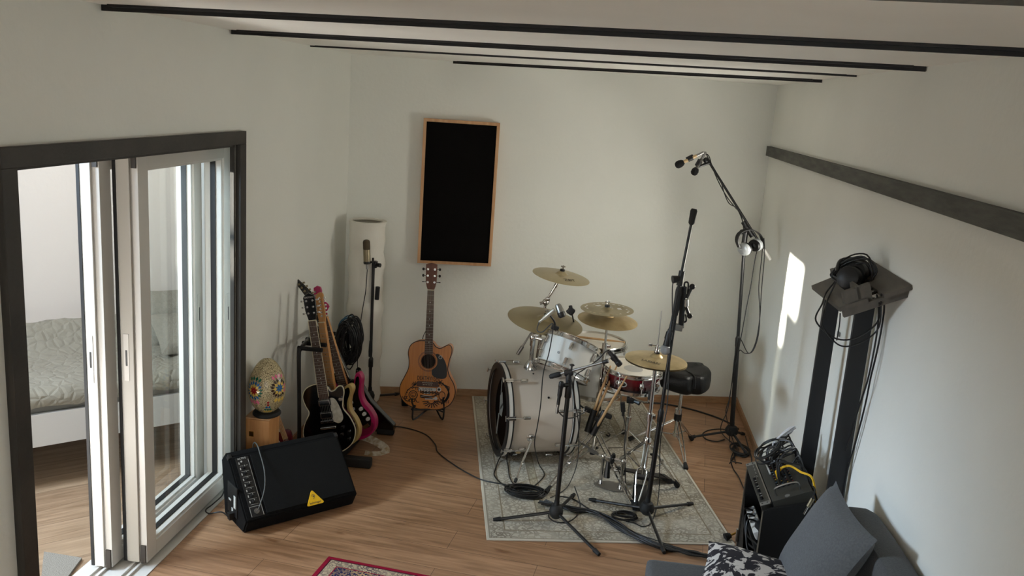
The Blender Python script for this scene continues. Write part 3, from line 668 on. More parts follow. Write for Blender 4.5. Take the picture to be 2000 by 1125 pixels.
gre, GM1, yf = electric('electric_guitar', 'black single-cutaway electric guitar with cream edge binding, front of the rack', g1a, g1b, (.12, -1, 0),
    [(0, 0.0), (0.07, 0.0089), (0.135, 0.0555), (0.162, 0.1332), (0.142, 0.2109), (0.108, 0.272), (0.112, 0.3219), (0.126, 0.3719), (0.122, 0.4085), (0.098, 0.4129), (0.068, 0.3907), (0.045, 0.3907), (0.03, 0.4163), (0, 0.4351), (-0.05, 0.4407), (-0.105, 0.4196), (-0.13, 0.3719), (-0.122, 0.3164), (-0.106, 0.2664), (-0.142, 0.2054), (-0.162, 0.1332), (-0.135, 0.0555), (-0.07, 0.0089)],
    gblack_m, .046, gblack_m, rosew_m, [(-.0215, 0), (.0215, 0), (.028, .03), (.034, .06), (.036, .14), (.030, .15), (.02, .157), (0, .168), (-.02, .157), (-.030, .15), (-.036, .14), (-.034, .06), (-.028, .03)], gblack_m, 0, 1.0,
    dict(nut=.834, bridge_z=.205, neck_z=.37, board_z=.345, binding=True, tuners=up3, pickups=((.325, 'hum', 0), (.245, 'hum', 0)), tail=.165, guard=[(.033, .22), (.034, .33), (.045, .348), (.07, .33), (.094, .26), (.098, .215), (.08, .19), (.055, .19)], guard_m=pearl_m, knobs=((.085, .155), (.12, .12), (.075, .11), (.112, .075), (.1, .335))))
b = B(GM1); b.tube([(.0235, yf-.005, .835), (.031, yf-.005, .36)], .0022, 5); b.tube([(-.0235, yf-.005, .835), (-.031, yf-.005, .36)], .0022, 5); b.build('neck_binding', creamp_m, gre)
b = B(GM1); b.text('GRETSCH', .013, M.Translation(V((0, yf+.0005, .975))) @ M.Rotation(PI/2, 4, 'X'), .0004); b.build('head_lettering', whiteprint_m, gre, smooth=False)
six = [(-.022+i*.002-.004, .035+i*.0245, -1) for i in range(6)]
six_r = [(.018, .035+i*.0235, 1) for i in range(6)]
g2a, g2b = aty(666, 872, 5.0), aty(624, 570, 5.05)
tel, GM2, yf = electric('electric_guitar', 'cream-edged electric guitar with maple neck, second in the rack', g2a, g2b, (-.2, -1, 0),
    [(0, 0), (.07, .01), (.132, .05), (.160, .115), (.148, .18), (.118, .235), (.114, .28), (.128, .33), (.150, .372), (.148, .402), (.124, .412), (.094, .392), (.07, .352), (.045, .338), (.03, .36), (0, .385), (-.05, .392), (-.105, .38), (-.135, .335), (-.128, .28), (-.115, .235), (-.148, .18), (-.160, .115), (-.132, .05), (-.07, .01)],
    cream_m, .046, maple_m, maple_m, [(-.0215, 0), (.0215, 0), (.03, .03), (.03, .06), (.027, .14), (.034, .165), (.03, .182), (.01, .188), (-.012, .178), (-.022, .15), (-.024, .05)], maple_m, 0, 1.0,
    dict(nut=.812, bridge_z=.165, neck_z=.36, board_z=.335, tuners=[(.008, .04+i*.0225, 1) for i in range(6)], pickups=((.30, 'single', 0), (.19, 'single', .25)), guard=[(-.1, .25), (-.128, .32), (-.1, .368), (-.04, .38), (.04, .34), (.09, .375), (.125, .392), (.13, .36), (.1, .29), (.1, .23), (.128, .17), (.14, .11), (.11, .055), (.05, .1), (0, .2)], guard_m=gblack_m, knobs=((.1, .13), (.105, .1)), pu_m=black_m))
g3a, g3b = aty(703, 858, 5.115), aty(620, 558, 5.17)
stra, GM3, yf = electric('electric_guitar', 'hot pink electric guitar with black pickguard and white knobs', g3a, g3b, (-.2, -1, 0),
    [(0, .0), (.07, .012), (.130, .05), (.156, .115), (.142, .18), (.112, .235), (.108, .28), (.122, .335), (.142, .385), (.136, .42), (.112, .425), (.09, .395), (.07, .352), (.045, .332), (0, .335), (-.045, .345), (-.065, .37), (-.082, .42), (-.108, .452), (-.135, .445), (-.142, .41), (-.128, .345), (-.108, .28), (-.116, .22), (-.146, .16), (-.154, .10), (-.128, .045), (-.07, .01)],
    pink_m, .046, maple_m, rosew_m, [(-.0215, 0), (.0215, 0), (.024, .02), (.05, .045), (.046, .062), (.026, .085), (.022, .13), (.03, .15), (.028, .175), (.006, .186), (-.018, .178), (-.026, .15), (-.026, .03)], pink_m, 0, 1.0,
    dict(nut=.815, bridge_z=.165, neck_z=.34, board_z=.325, tuners=[(-.014, .04+i*.0225, -1) for i in range(6)], pickups=((.30, 'single', 0), (.25, 'single', 0), (.20, 'single', -.2)), guard=[(-.1, .30), (-.118, .37), (-.12, .42), (-.095, .42), (-.07, .37), (-.04, .325), (.03, .318), (.075, .335), (.105, .395), (.125, .4), (.118, .36), (.09, .29), (.094, .22), (.125, .165), (.13, .12), (.1, .075), (.03, .12), (-.06, .2)], guard_m=gblack_m, knobs=((.085, .2), (.098, .165), (.114, .13)), knob_m=pearlw_m))
b = B(GM3); b.prism(outline([(.03, .11), (.10, .105), (.135, .10), (.125, .055), (.08, .03), (.02, .03), (.0, .08)], 5), yf-.0015, yf-.0002); cv = b.build('control_cover', pinkd_m, stra, smooth=False)
b = B(GM3); b.box((.085, yf-.003, .085), (.045, .004, .022), (0, -.35, 0), .001); b.build('output_jack', chrome_m, stra)
g4a, g4b = aty(722, 846, 5.24), aty(596, 541, 5.17)
exb = [(0, .03), (.045, .03), (.17, -.01), (.185, .02), (.10, .2), (.085, .30), (.105, .40), (.09, .415), (.06, .36), (.035, .35), (-.035, .36), (-.05, .38), (-.10, .44), (-.125, .43), (-.11, .36), (-.11, .22), (-.19, .02), (-.175, -.01), (-.045, .03)]
ex_, GM4, yf = electric('electric_guitar', 'black pointed electric guitar with downturned headstock, rear of the rack', g4a, g4b, (-.2, -1, 0), exb,
    gblack_m, .042, gblack_m, gblack_m, [(-.0215, 0), (.0215, 0), (.026, .02), (.04, .03), (.028, .055), (-.02, .15), (-.052, .205), (-.066, .20), (-.068, .186), (-.05, .13), (-.028, .05)], gblack_m, 0, 1.02,
    dict(round=False, nut=.83, bridge_z=.17, neck_z=.36, board_z=.34, tuners=[(.004-i*.0095, .045+i*.0235, 1) for i in range(6)], pickups=((.3, 'hum', 0), (.22, 'hum', 0)), tuner_m=champ_m))
b = B(GM4); b.tube([(.0235, yf-.004, .83), (.0305, yf-.004, .38)], .0022, 5); b.build('neck_binding', creamp_m, ex_)
# ukulele leaning by the wall
u0, u1 = aty(572, 893, 4.66), aty(528, 772, 4.72)
UM = frame(u0, u1-u0, (.35, -1, 0)) @ M.Scale((u1-u0).length/.5, 4)
uk = thing('ukulele', 'small dark red ukulele behind the wedge monitor', 'ukulele', u0)
ol = outline([(0, 0), (.05, .01), (.075, .055), (.062, .10), (.045, .13), (.052, .165), (.05, .20), (.032, .215), (0, .218), (-.032, .215), (-.05, .20), (-.052, .165), (-.045, .13), (-.062, .10), (-.075, .055), (-.05, .01)], 5)
b = B(UM); b.prism(ol, -.025, .025, .004); b.build('body', redw_m, uk)
b = B(UM); b.hexa([(-.02, -.026, .15), (.02, -.026, .15), (.02, -.032, .15), (-.02, -.032, .15)], [(-.017, -.02, .43), (.017, -.02, .43), (.017, -.032, .43), (-.017, -.032, .43)]); b.build('neck', maple_m, uk, smooth=False)
b = B(UM); b.prism([(-.017, .43), (.017, .43), (.026, .46), (.022, .5), (-.022, .5), (-.026, .46)], -.03, -.02); b.build('headstock', redw_m, uk, smooth=False)
b = B(UM)
for i in range(4): b.tube([((i-1.5)*.01, -.034, .08), ((i-1.5)*.009, -.034, .435)], .0009, 4)
b.build('strings', creamp_m, uk)
b = B(UM); b.bx(-.03, .03, -.032, -.025, .07, .085, .002); b.build('bridge', rosew_m, uk)
# ------------------------------------------------------------------ multi guitar rack
rk = thing('guitar_rack', 'black tubular multi guitar rack with padded arms by the left wall', 'guitar stand', (-1.55, 5.08, 0))
pA = aty(584, 682, 4.80); pB = aty(584, 862, 4.84)
rt0, rt1 = V((pA.x, 4.80, pA.z)), V((-1.852, 5.42, .70))
b = B(); b.curve([V((-1.80, 4.86, .0125)), pB, rt0+V((0, 0, -.06)), rt0+V((0, .02, -.01)), rt0+V((.0, .07, .004)), rt0*.5+rt1*.5, rt1+V((0, -.06, 0)), rt1+V((0, 0, -.05)), V((-1.83, 5.42, .0125))], .0125, 10); b.build('frame', blackm_m, rk)
for i, (px_, py_, Y) in enumerate(((596, 684, 4.815), (608, 671, 4.955), (634, 657, 5.062), (642, 650, 5.185), (660, 640, 5.30))):
    b = B(); y = Y; x = rt0.x+(rt1.x-rt0.x)*(y-4.8)/.62; z = rt0.z+(rt1.z-rt0.z)*(y-4.8)/.62+.004
    b.tube([(x-.01, y, z), (x+.145, y-.012, z+.004)], .013, 10); b.build('padded_arm', foam_m, rk)
b = B(); b.tube([(-1.50, 4.80, .055), (-1.47, 5.42, .055)], .019, 10); b.build('bottom_rail', foam_m, rk)
b = B(); b.tube([(-1.62, 4.80, .055), (-1.60, 5.42, .055)], .019, 10); b.build('bottom_rail', foam_m, rk)
fe1 = fl(712, 899, .03)
b = B(); b.tube([(-1.83, 4.84, .026), (fe1.x, fe1.y-.04, .026)], .0125, 10); b.build('foot_tube', blackm_m, rk)
b = B(); b.tube([(-1.86, 5.40, .026), (-1.36, 5.42, .026)], .0125, 10); b.build('foot_tube', blackm_m, rk)
b = B(); b.box((fe1.x-.03, fe1.y-.035, .032), (.17, .06, .062), (0, 0, .05), .012); b.build('end_cap', rubber_m, rk)
b = B(); b.box((-1.36, 5.42, .032), (.12, .05, .06), (0, 0, .05), .012); b.build('end_cap', rubber_m, rk)
# white patterned strap on the floor
stp = mat('white patterned webbing', (196, 188, 172), .9, rgb2=(150, 128, 96), vscale=38)
def ribbon(pts, w, up=(0, 0, 1), th=.002, n=8):
    P = spline(pts, n); b = B(); A = []
    for i, p in enumerate(P):
        t = (P[min(i+1, len(P)-1)]-P[max(i-1, 0)]).normalized(); s_ = t.cross(V(up)).normalized(); nn = s_.cross(t)
        A.append([b.v(p+s_*w/2), b.v(p-s_*w/2), b.v(p-s_*w/2+nn*th), b.v(p+s_*w/2+nn*th)])
    for a, c in zip(A, A[1:]):
        for i in range(4): b.f([a[i], a[(i+1) % 4], c[(i+1) % 4], c[i]])
    b.f(A[0][::-1]); b.f(A[-1]); return b
ribbon([fl(700, 851, .06), fl(716, 855, .05), fl(738, 865, .035), fl(752, 875, .02), fl(753, 882, .006), fl(744, 888, .003), fl(728, 889, .003), fl(712, 887, .003)], .05, (.15, -.75, .65)).build('guitar_strap', stp, label='white patterned guitar strap curled on the floor below the pink guitar', cat='strap')
# ------------------------------------------------------------------ paper lamp
lc = V((-1.69, 5.975, 0))
lam = thing('paper_floor_lamp', 'tall white crinkled paper column lamp in the left corner', 'lamp', lc)
b = B(); PR = [(.128+.006*_s(i*1.7)+.004*_s(i*.9), .03+1.345*i/30) for i in range(31)]; PR = [(.02, .03)]+PR+[(.11, 1.376), (.105, 1.366)]
b.lathe(PR, M.Translation(lc), 28); b.build('paper_shade', paper_m, lam, ang=60)
b = B(); b.lathe([(0, 0), (.11, 0), (.11, .02), (.02, .03), (0, .03)], M.Translation(lc)); b.build('base', steel_m, lam)
# ------------------------------------------------------------------ condenser microphone and its stand
def mic_stand(label, hub, tips, top, extra=None, leg_r=.009, hub_r=.034, z_hub=.075, pole_r=.0115, split=.5):
    t = thing('microphone_stand', label, 'microphone stand', (hub.x, hub.y, 0))
    h = V((hub.x, hub.y, z_hub))
    b = B(); b.lathe([(0, -.034), (.024, -.034), (hub_r, -.015), (hub_r+.002, .008), (hub_r*.75, .035), (.016, .042), (.014, .07), (0, .07)], M.Translation(h), 20); b.build('hub', rubber_m, t)
    for q in tips:
        q = V((q.x, q.y, .011)); d = (q-h).normalized()
        b = B(); b.tube([h+d*.02, q-d*.02], leg_r, 8); l = b.build('leg', blackm_m, t)
        b = B(); b.tube([q-d*.045, q-d*.04, q], [.011, .0135, .0105], 10); b.build('rubber_foot', rubber_m, l)
    top = V(top); mid = h+(top-h)*split
    b = B(); b.tube([h+V((0, 0, .03)), mid], pole_r, 10); b.build('lower_pole', blackm_m, t)
    b = B(); b.tube([mid, top], pole_r*.72, 10); b.build('upper_pole', blackm_m, t)
    d = (top-h).normalized()
    b = B(); b.tube([mid-d*.05, mid-d*.045, mid+d*.015, mid+d*.03], [.0135, .0175, .0175, .011], 12); b.build('height_clutch', black_m, t)
    return t, h, mid, d
h_ = V((-1.605, 5.88, 0)); tp = aty(730, 520, 5.86)
ms1, h1, m1, d1 = mic_stand('black straight microphone stand before the paper lamp holding the studio microphone', h_, [fl(760, 826), fl(778, 772), V((-1.78, 5.76, 0))], tp, z_hub=.09, split=.28)
# folded-down boom alongside its pole
q0, q1 = aty(730, 508, 5.85), aty(726, 690, 5.85)
b = B(); b.box(q0+V((.012, 0, -.03)), (.03, .04, .05), None, .008); cl = b.build('swivel_clamp', black_m, ms1)
b = B(); b.cyl(q0+V((.02, -.01, -.03)), q0+V((.055, -.02, -.03)), .012, .015, 10); b.build('clamp_knob', black_m, cl)
b = B(); b.tube([q0+V((.0, -.02, .02)), q1+V((-.004, -.02, 0))], .0075, 8); b.build('boom', blackm_m, ms1)
b = B(); b.tube([q1+V((-.004, -.02, -.02)), q1+V((-.004, -.02, .02)), q1+V((-.003, -.02, .10))], [.013, .0145, .011], 10); b.build('counterweight', rubber_m, ms1)
b = B(); b.tube([aty(738, 560, 5.86), aty(736, 585, 5.86)], .016, 10); b.build('locking_collar', black_m, ms1)
mc0, mc1 = aty(717, 512, 5.80), aty(715.5, 468, 5.80)
mu = (mc1-mc0).normalized(); mh = (mc1-mc0).length
cm = thing('condenser_microphone', 'champagne studio condenser microphone upright on the corner stand', 'microphone', mc0)
CM = axis(mc0, mu)
b = B(CM); b.lathe([(0, 0), (.021, 0), (.0245, .004), (.0245, mh*.56), (0, mh*.56)], None, 20); b.build('body', champ_m, cm)
b = B(CM); b.lathe([(.0235, mh*.56), (.025, mh*.6), (.025, mh*.9), (.02, mh*.97), (.01, mh), (0, mh)], None, 20); b.build('grille', mat('bronze mesh grille', (92, 80, 62), .5, metal=.6, bump=.5, bscale=500), cm)
b = B(CM); b.lathe([(0, -.012), (.0245, -.012), (.026, -.002), (.0245, .006), (0, .006)], None, 20); b.cyl((0, 0, -.006), (.04, 0, .002), .007, seg=8); b.build('mount_ring', black_m, cm)
b = B(CM); b.cyl((0, 0, -.05), (0, 0, -.012), .009, seg=12); b.build('plug', steel_m, cm)
xp = CM @ V((0, 0, -.05))
cable('microphone_cable', 'thin black cable hanging from the studio microphone in the corner', [xp, aty(716, 545, 5.80), aty(714, 570, 5.79), aty(708, 605, 5.78), aty(703, 640, 5.76), aty(699, 690, 5.72), aty(698, 740, 5.68), V((-1.62, 5.6, .2)), V((-1.56, 5.62, .006)), V((-1.42, 5.72, .006))], .0032)
# coiled cable hanging on the rack's far end
def coil(name, label, c, ex, ez, rx, rz, n, r, m, jit=.08, group=None, y=None, thick=.04, seed=1, build=True):
    rg = random.Random(seed); ex, ez = V(ex).normalized(), V(ez).normalized(); ny = ex.cross(ez); P = []
    for k in range(n):
        a1, a2 = 1+rg.uniform(-jit, jit), 1+rg.uniform(-jit, jit); o = V((rg.uniform(-1, 1), rg.uniform(-1, 1), rg.uniform(-1, 1)))*thick*.25
        for i in range(9):
            t = 2*PI*i/9; P.append(V(c)+ex*rx*a1*_c(t)+ez*rz*a2*_s(t)+ny*thick*((k/n)-.5)+o)
    b = B().curve(P, r, 6, 3)
    return b.build(name, m, label=label, cat='cable', group=group)
cc = aty(682, 668, 5.42)
coil('coiled_cable', 'thick bundle of black cable hanging at the back of the guitar rack', cc, (1, .1, 0), (0, 0, 1), .052, .132, 34, .0044, cable_m, .22, thick=.13, seed=3)
coil('coiled_cable', 'blue cable coil behind the black bundle on the guitar rack', cc+V((-.035, .085, .062)), (1, .1, 0), (0, 0, 1), .06, .085, 5, .004, bluecable_m, .1, thick=.03, seed=5)
# ------------------------------------------------------------------ acoustic panel
dB = V((XR-XL, YR-YL, 0)).normalized(); nB = V((dB.y, -dB.x, 0)); PD = .055
PW, PH_ = .5552, 1.0678
po = V((XL, YL, 0))+dB*.5338+nB*.002+V((0, 0, 1.049))
PM = M(((dB.x, -nB.x, 0, po.x), (dB.y, -nB.y, 0, po.y), (0, 0, 1, po.z), (0, 0, 0, 1)))   # local -y into the room
ap = thing('sound_absorber', 'black acoustic panel in a light pine frame hung on the back wall', 'sound absorber', po+dB*PW/2)
fw_ = .022
for n_, (x0, x1, z0, z1) in (('frame_side', (0, fw_, 0, PH_)), ('frame_side', (PW-fw_, PW, 0, PH_)), ('frame_rail', (fw_, PW-fw_, 0, fw_)), ('frame_rail', (fw_, PW-fw_, PH_-fw_, PH_))):
    b = B(PM); b.bx(x0, x1, -PD, 0, z0, z1, .001); b.build(n_, frame_m, ap, smooth=False)
b = B(PM); b.bx(fw_, PW-fw_, -PD+.006, -.004, fw_, PH_-fw_); b.build('felt_insert', felt_m, ap, smooth=False)
# ------------------------------------------------------------------ acoustic guitar on its stand
a0, a1 = aty(835.5, 797, 5.83), aty(845.5, 513, 5.98)
AM = frame(a0, a1-a0, (.06, -1, 0)); kA = (a1-a0).length/1.04; AM = AM @ M.Scale(kA, 4)
ag = thing('acoustic_guitar', 'amber cutaway acoustic guitar covered in black doodles below the acoustic panel', 'guitar', a0)
ao = outline([(0, 0), (.09, .006), (.165, .045), (.198, .12), (.188, .185), (.155, .245), (.140, .295), (.148, .355), (.164, .415), (.162, .45), (.142, .468), (.112, .455), (.08, .44), (.05, .45), (.028, .475), (0, .487), (-.07, .487), (-.125, .46), (-.146, .405), (-.138, .34), (-.142, .285), (-.168, .225), (-.195, .165), (-.196, .10), (-.158, .04), (-.085, .006)])
b = B(AM); b.prism(ao, -.05, .05, .005); b.build('body', spruce_m, ag)
b = B(AM); b.tube([(x*.995, -.048, z) for x, z in ao], .003, 6, True); b.build('edge_binding', doodle_m, ag)
hz, hr = .345, .05
b = B(AM); b.cyl((0, -.0512, hz), (0, -.046, hz), hr, seg=36); b.build('sound_hole', mat('dark hole interior', (30, 17, 10), .9), ag, smooth=False)
b = B(AM)
for r in (hr+.004, hr+.016, hr+.022): b.tube([(r*_c(2*PI*i/48), -.0508, hz+r*_s(2*PI*i/48)) for i in range(48)], .0015 if r > hr+.01 else .002, 5, True)
b.build('rosette', mahog_m, ag)
b = B(AM); b.prism(outline([(.045, .30), (.062, .325), (.062, .37), (.05, .395), (.07, .40), (.105, .372), (.128, .325), (.135, .27), (.128, .235), (.10, .225), (.06, .23), (.03, .25), (.028, .285)], 5), -.0522, -.0502); pg = b.build('pickguard', black_m, ag, smooth=False)
b = B(AM); b.tube([(.084+.011*_c(2*PI*i/20), -.0525, .378+.011*_s(2*PI*i/20)) for i in range(20)], .0025, 5, True); b.build('round_sticker', whiteprint_m, pg)
b = B(AM); b.hexa([(-.028, -.054, .42), (.028, -.054, .42), (.028, -.048, .42), (-.028, -.048, .42)], [(-.0215, -.058, .85), (.0215, -.058, .85), (.0215, -.035, .85), (-.0215, -.035, .85)]); b.build('neck', mahog_m, ag, smooth=False)
b = B(AM); b.hexa([(-.029, -.056, .395), (.029, -.056, .395), (.029, -.0505, .395), (-.029, -.0505, .395)], [(-.022, -.063, .85), (.022, -.063, .85), (.022, -.057, .85), (-.022, -.057, .85)]); b.mi = 1
def ay(z): return -.056-(z-.395)/.455*.007
for i in range(1, 21):
    z = .85-.65*(1-2**(-i/12))
    if z < .4: break
    w = .029-.007*(z-.395)/.455; b.bx(-w, w, ay(z)-.0015, ay(z)+.001, z-.0009, z+.0009)
b.mi = 2
for i in (3, 5, 7, 9, 12, 15):
    z = .85-.65*(1-2**(-(i-.5)/12)); b.cyl((0, ay(z)-.0012, z), (0, ay(z)+.002, z), .0034, seg=8)
b.build('fretboard', [rosew_m, fret_m, pearlw_m], ag, smooth=False)
b = B(AM); b.prism([(-.022, .85), (.022, .85), (.031, .875), (.038, .91), (.040, 1.03), (.02, 1.036), (0, 1.04), (-.02, 1.036), (-.040, 1.03), (-.038, .91), (-.031, .875)], -.056, -.041, .002); b.build('headstock', mahog_m, ag)
b = B(AM); b.bx(-.022, .022, -.065, -.055, .848, .853); b.build('nut', creamp_m, ag, smooth=False)
for s_ in (-1, 1):
    for i, z in enumerate((.905, .95, .995)):
        b = B(AM); b.cyl((s_*.024, -.068, z), (s_*.024, -.055, z), .0045, seg=8); b.cyl((s_*.024, -.058, z), (s_*.024, -.0555, z), .008, seg=12); b.mi = 1
        b.tube([(s_*.037, -.046, z), (s_*.054, -.046, z)], .0022, 6); b.ball((s_*.058, -.046, z), .0095, (.9, .6, 1.1 if i else .35), 10); b.build('tuner', [chrome_m, black_m], ag)
b = B(AM); b.prism([(-.075, .165), (.075, .165), (.078, .175), (.07, .2), (-.07, .2), (-.078, .175)], -.058, -.0502, .001); br_ = b.build('bridge', rosew_m, ag)
b = B(AM); b.bx(-.038, .038, -.062, -.057, .191, .194); b.build('saddle', creamp_m, br_, smooth=False)
b = B(AM)
for i in range(6): b.ball(((i-2.5)*.0115, -.0585, .179), .0035, seg=8)
b.build('bridge_pins', creamp_m, br_)
b = B(AM)
for i in range(6):
    u = (i-2.5)/2.5; b.tube([(u*.029, -.0625, .192), (u*.017, -.0655, .852)], .0007, 4)
b.build('strings', string_m, ag)
b = B(AM); b.bx(-.148, -.140, -.02, .02, .355, .42, .002); b.build('preamp', black_m, ag)
b = B(AM); b.curve([(-.06, .03, .49), (-.05, .02, .52), (-.03, 0, .56), (-.022, -.01, .575)], .003, 6); b.build('strap_lace', black_m, ag)
# drawings on the lower bout
dd = -.0507
def W(pts, r=.0016, cl=False): dob.curve([(x, dd, z) for x, z in pts], r, 5, 5, cl)
dob = B(AM)
dob.text('DEATHWISH', .036, M.Translation(V((-.0, dd-.0005, .222))) @ M.Rotation(PI/2, 4, 'X') @ M.Diagonal((.74, 1.15, 1, 1)), .0004)
for k in range(9):                                      # spiky flourishes under the lettering
    x = -.065+k*.0165; W([(x, .206), (x+.003*(-1)**k, .2)], .0012)
W([(-.1+.03*_c(t*.5), .10+.03*_s(t*.5)) for t in range(13)], .003, True)
W([(-.1+.017*_c(t*.5), .102+.017*_s(t*.5)) for t in range(13)], .0022, True)
for q in ([(-.107, .107), (-.104, .11)], [(-.096, .107), (-.093, .11)], [(-.108, .097), (-.1, .092), (-.092, .097)]): W(q, .002)
for k in range(7):
    a = .6+k*.55; W([(-.1+.04*_c(a), .10+.042*_s(a)), (-.1+.052*_c(a+.2), .10+.056*_s(a+.2)), (-.1+.05*_c(a+.45), .10+.05*_s(a+.45))], .0022)
W([(-.175, .085), (-.165, .068), (-.15, .07), (-.148, .085), (-.16, .088), (-.155, .06), (-.13, .055), (-.12, .07), (-.105, .055), (-.09, .052), (-.085, .07), (-.07, .05), (-.055, .052)], .0028)
W([(-.155, .10), (-.14, .13), (-.12, .15), (-.09, .155), (-.06, .15), (-.045, .13)], .0024)
for k in range(6):
    a = 1.2+k*.5; W([(-.085, .172), (-.085+.03*_c(a), .172+.026*_s(a))], .0026)
for k in range(9):                                      # black sunburst at the bottom
    a = -PI*.98+k*PI*.98/8; W([(.03+.02*_c(a), .062+.014*_s(a)), (.03+.038*_c(a+.1), .06+.03*_s(a+.1)), (.03+.062*_c(a), .058+.044*_s(a))], .0034)
for s_ in range(3): W([(.085+.02*s_, .205-.02*s_), (.13+.012*s_, .17), (.155-.004*s_, .12), (.14-.006*s_, .075), (.10, .045+.012*s_)], .0045-.001*s_)
for k in range(7):
    a = k*.9; W([(.085, .195), (.085+.03*_c(a), .195+.026*_s(a))], .0026)
W([(.105+.022*_c(t*.5), .105+.028*_s(t*.5)) for t in range(13)], .0026, True)
for k in range(8): W([(.075+k*.011, .075), (.07+k*.012, .06+.012*(k % 2)), (.08+k*.01, .052)], .0022)
for k in range(6): W([(-.05+k*.022, .135), (-.046+k*.022, .118), (-.035+k*.022, .128), (-.03+k*.022, .11)], .003)
W([(-.05, .1), (0, .094), (.05, .1), (.075, .115)], .004); W([(-.05, .09), (-.02, .084), (.04, .084)], .004)
dob.build('doodles', doodle_m, ag, smooth=False)
b = B(AM); b.box((0, dd, .145), (.125, .0015, .024), None, .0004); b.box((.0, dd, .122), (.045, .0015, .018), None, .0004); b.box((-.005, dd-.0006, .096), (.08, .0015, .011), (0, .03, 0), .0004); b.box((.02, dd-.0006, .078), (.07, .0015, .009), (0, -.05, 0), .0004); b.cyl((.062, dd-.0014, .083), (.062, dd+.001, .083), .012, seg=16); b.cyl((.082, dd-.0014, .148), (.082, dd+.001, .148), .016, seg=16)
b.mi = 1; b.text('SUICIDE', .02, M.Translation(V((0, dd-.0012, .145))) @ M.Rotation(PI/2, 4, 'X'), .0003)
for k in range(5): b.bx(-.018+k*.009, -.013+k*.009, dd-.0014, dd, .117, .127)
b.cyl((.082, dd-.002, .148), (.082, dd-.0014, .148), .009, seg=16); b.build('stickers', [whiteprint_m, doodle_m], ag, smooth=False)
gs = thing('guitar_stand', 'small black folding stand under the acoustic guitar', 'guitar stand', fl(836, 822))
for p_ in ((806, 818, 805, 778), (866, 818, 866, 776)):
    f0 = fl(p_[0], p_[1], .008); tY = 5.735
    sx = (p_[0]-836)/30
    top_ = aty(p_[2], p_[3], f0.y-.01)
    b = B(); b.curve([top_, top_+V((0, .0, -.03)), V((f0.x, f0.y, .10)), V((f0.x, f0.y-.01, .02)), V((f0.x+.02*(-sx), f0.y+.01, .0085)), V((f0.x-.10*sx, f0.y+.12, .055)), V((f0.x-.18*sx, f0.y+.2, .0085))], .0065, 8); b.build('leg', blackm_m, gs)
    b = B(); b.box(V((f0.x, f0.y+.03, aty(p_[0], 797, f0.y).z)), (.018, .13, .014), None, .005); b.build('padded_arm', foam_m, gs)
b = B(); q0, q1 = fl(806, 818, .008), fl(866, 818, .008); b.tube([V((q0.x, q0.y+.02, aty(806, 800, q0.y).z-.008)), V((q1.x, q1.y+.02, aty(866, 799, q1.y).z-.008))], .007, 8); b.build('cross_bar', blackm_m, gs)
b = B(); b.box((-1.372, 6.02, .05), (.05, .10, .10), (.3, 0, .3), .012); b.build('folded_bag', foam_m, label='small black padded bundle on the floor behind the acoustic guitar', cat='bag')
# ------------------------------------------------------------------ rugs
q = [fl(921, 770), fl(950.4, 1055.8), fl(1433, 1061), fl(1248, 781)]
ev = (q[2]-q[1]).normalized(); eu = (q[0]-q[1]).normalized()
SX, SY = (q[2]-q[1]).length, 2.235
ex2 = (ev - eu*ev.dot(eu)).normalized()
RC = q[1]+ex2*SX/2+eu*SY/2; ra = math.atan2(ex2.y, ex2.x)
bm_ = B(M.Translation(RC) @ M.Rotation(ra, 4, 'Z')); bm_.bx(-SX/2, SX/2, -SY/2, SY/2, 0, .008, .003)
def rugobj(b, name, m, c, ang, label):
    o = b.build(name, m, label=label, cat='rug'); me = o.data
    R = M.Rotation(-ang, 4, 'Z') @ M.Translation(o.location-c); me.transform(R); o.location = c; o.rotation_euler = (0, 0, ang); return o
rug1 = rug_mat('pale woven rug', SX, SY, (188, 182, 168), (130, 122, 110), None, [(-1, .014, (198, 192, 178), None), (.014, .022, (148, 140, 126), None), (.022, .10, (184, 178, 164), (136, 128, 116)), (.10, .108, (138, 128, 110), None), (.108, .30, (190, 184, 170), (138, 130, 118)), (.30, .308, (138, 128, 110), None), (.308, .35, (172, 164, 144), (130, 121, 105)), (.35, .356, (140, 130, 112), None)], 24)
rugobj(bm_, 'area_rug', rug1, RC, ra, 'large pale grey-beige oriental rug under the drum kit')
c0, cR, cL = fl(641.8, 1088.7), fl(830.6, 1125), fl(614, 1125)
er = (cR-c0).normalized(); R2 = c0+er*.75+V((er.y, -er.x, 0))*.5; ra2 = math.atan2(er.y, er.x)
bm_ = B(M.Translation(R2) @ M.Rotation(ra2, 4, 'Z')); bm_.bx(-.75, .75, -.5, .5, 0, .008, .003)
rug2 = rug_mat('red oriental rug', 1.5, 1.0, (32, 34, 66), (150, 120, 84), None, [(-1, .022, (132, 20, 44), None), (.022, .028, (60, 20, 34), None), (.028, .075, (176, 158, 128), (66, 52, 66)), (.075, .081, (128, 24, 44), None), (.081, .17, (34, 36, 70), (170, 140, 100)), (.17, .18, (128, 24, 44), None)], 38)
rugobj(bm_, 'area_rug', rug2, R2, ra2, 'red-bordered oriental rug with navy field at the bottom edge of the photo')
RZ = .008
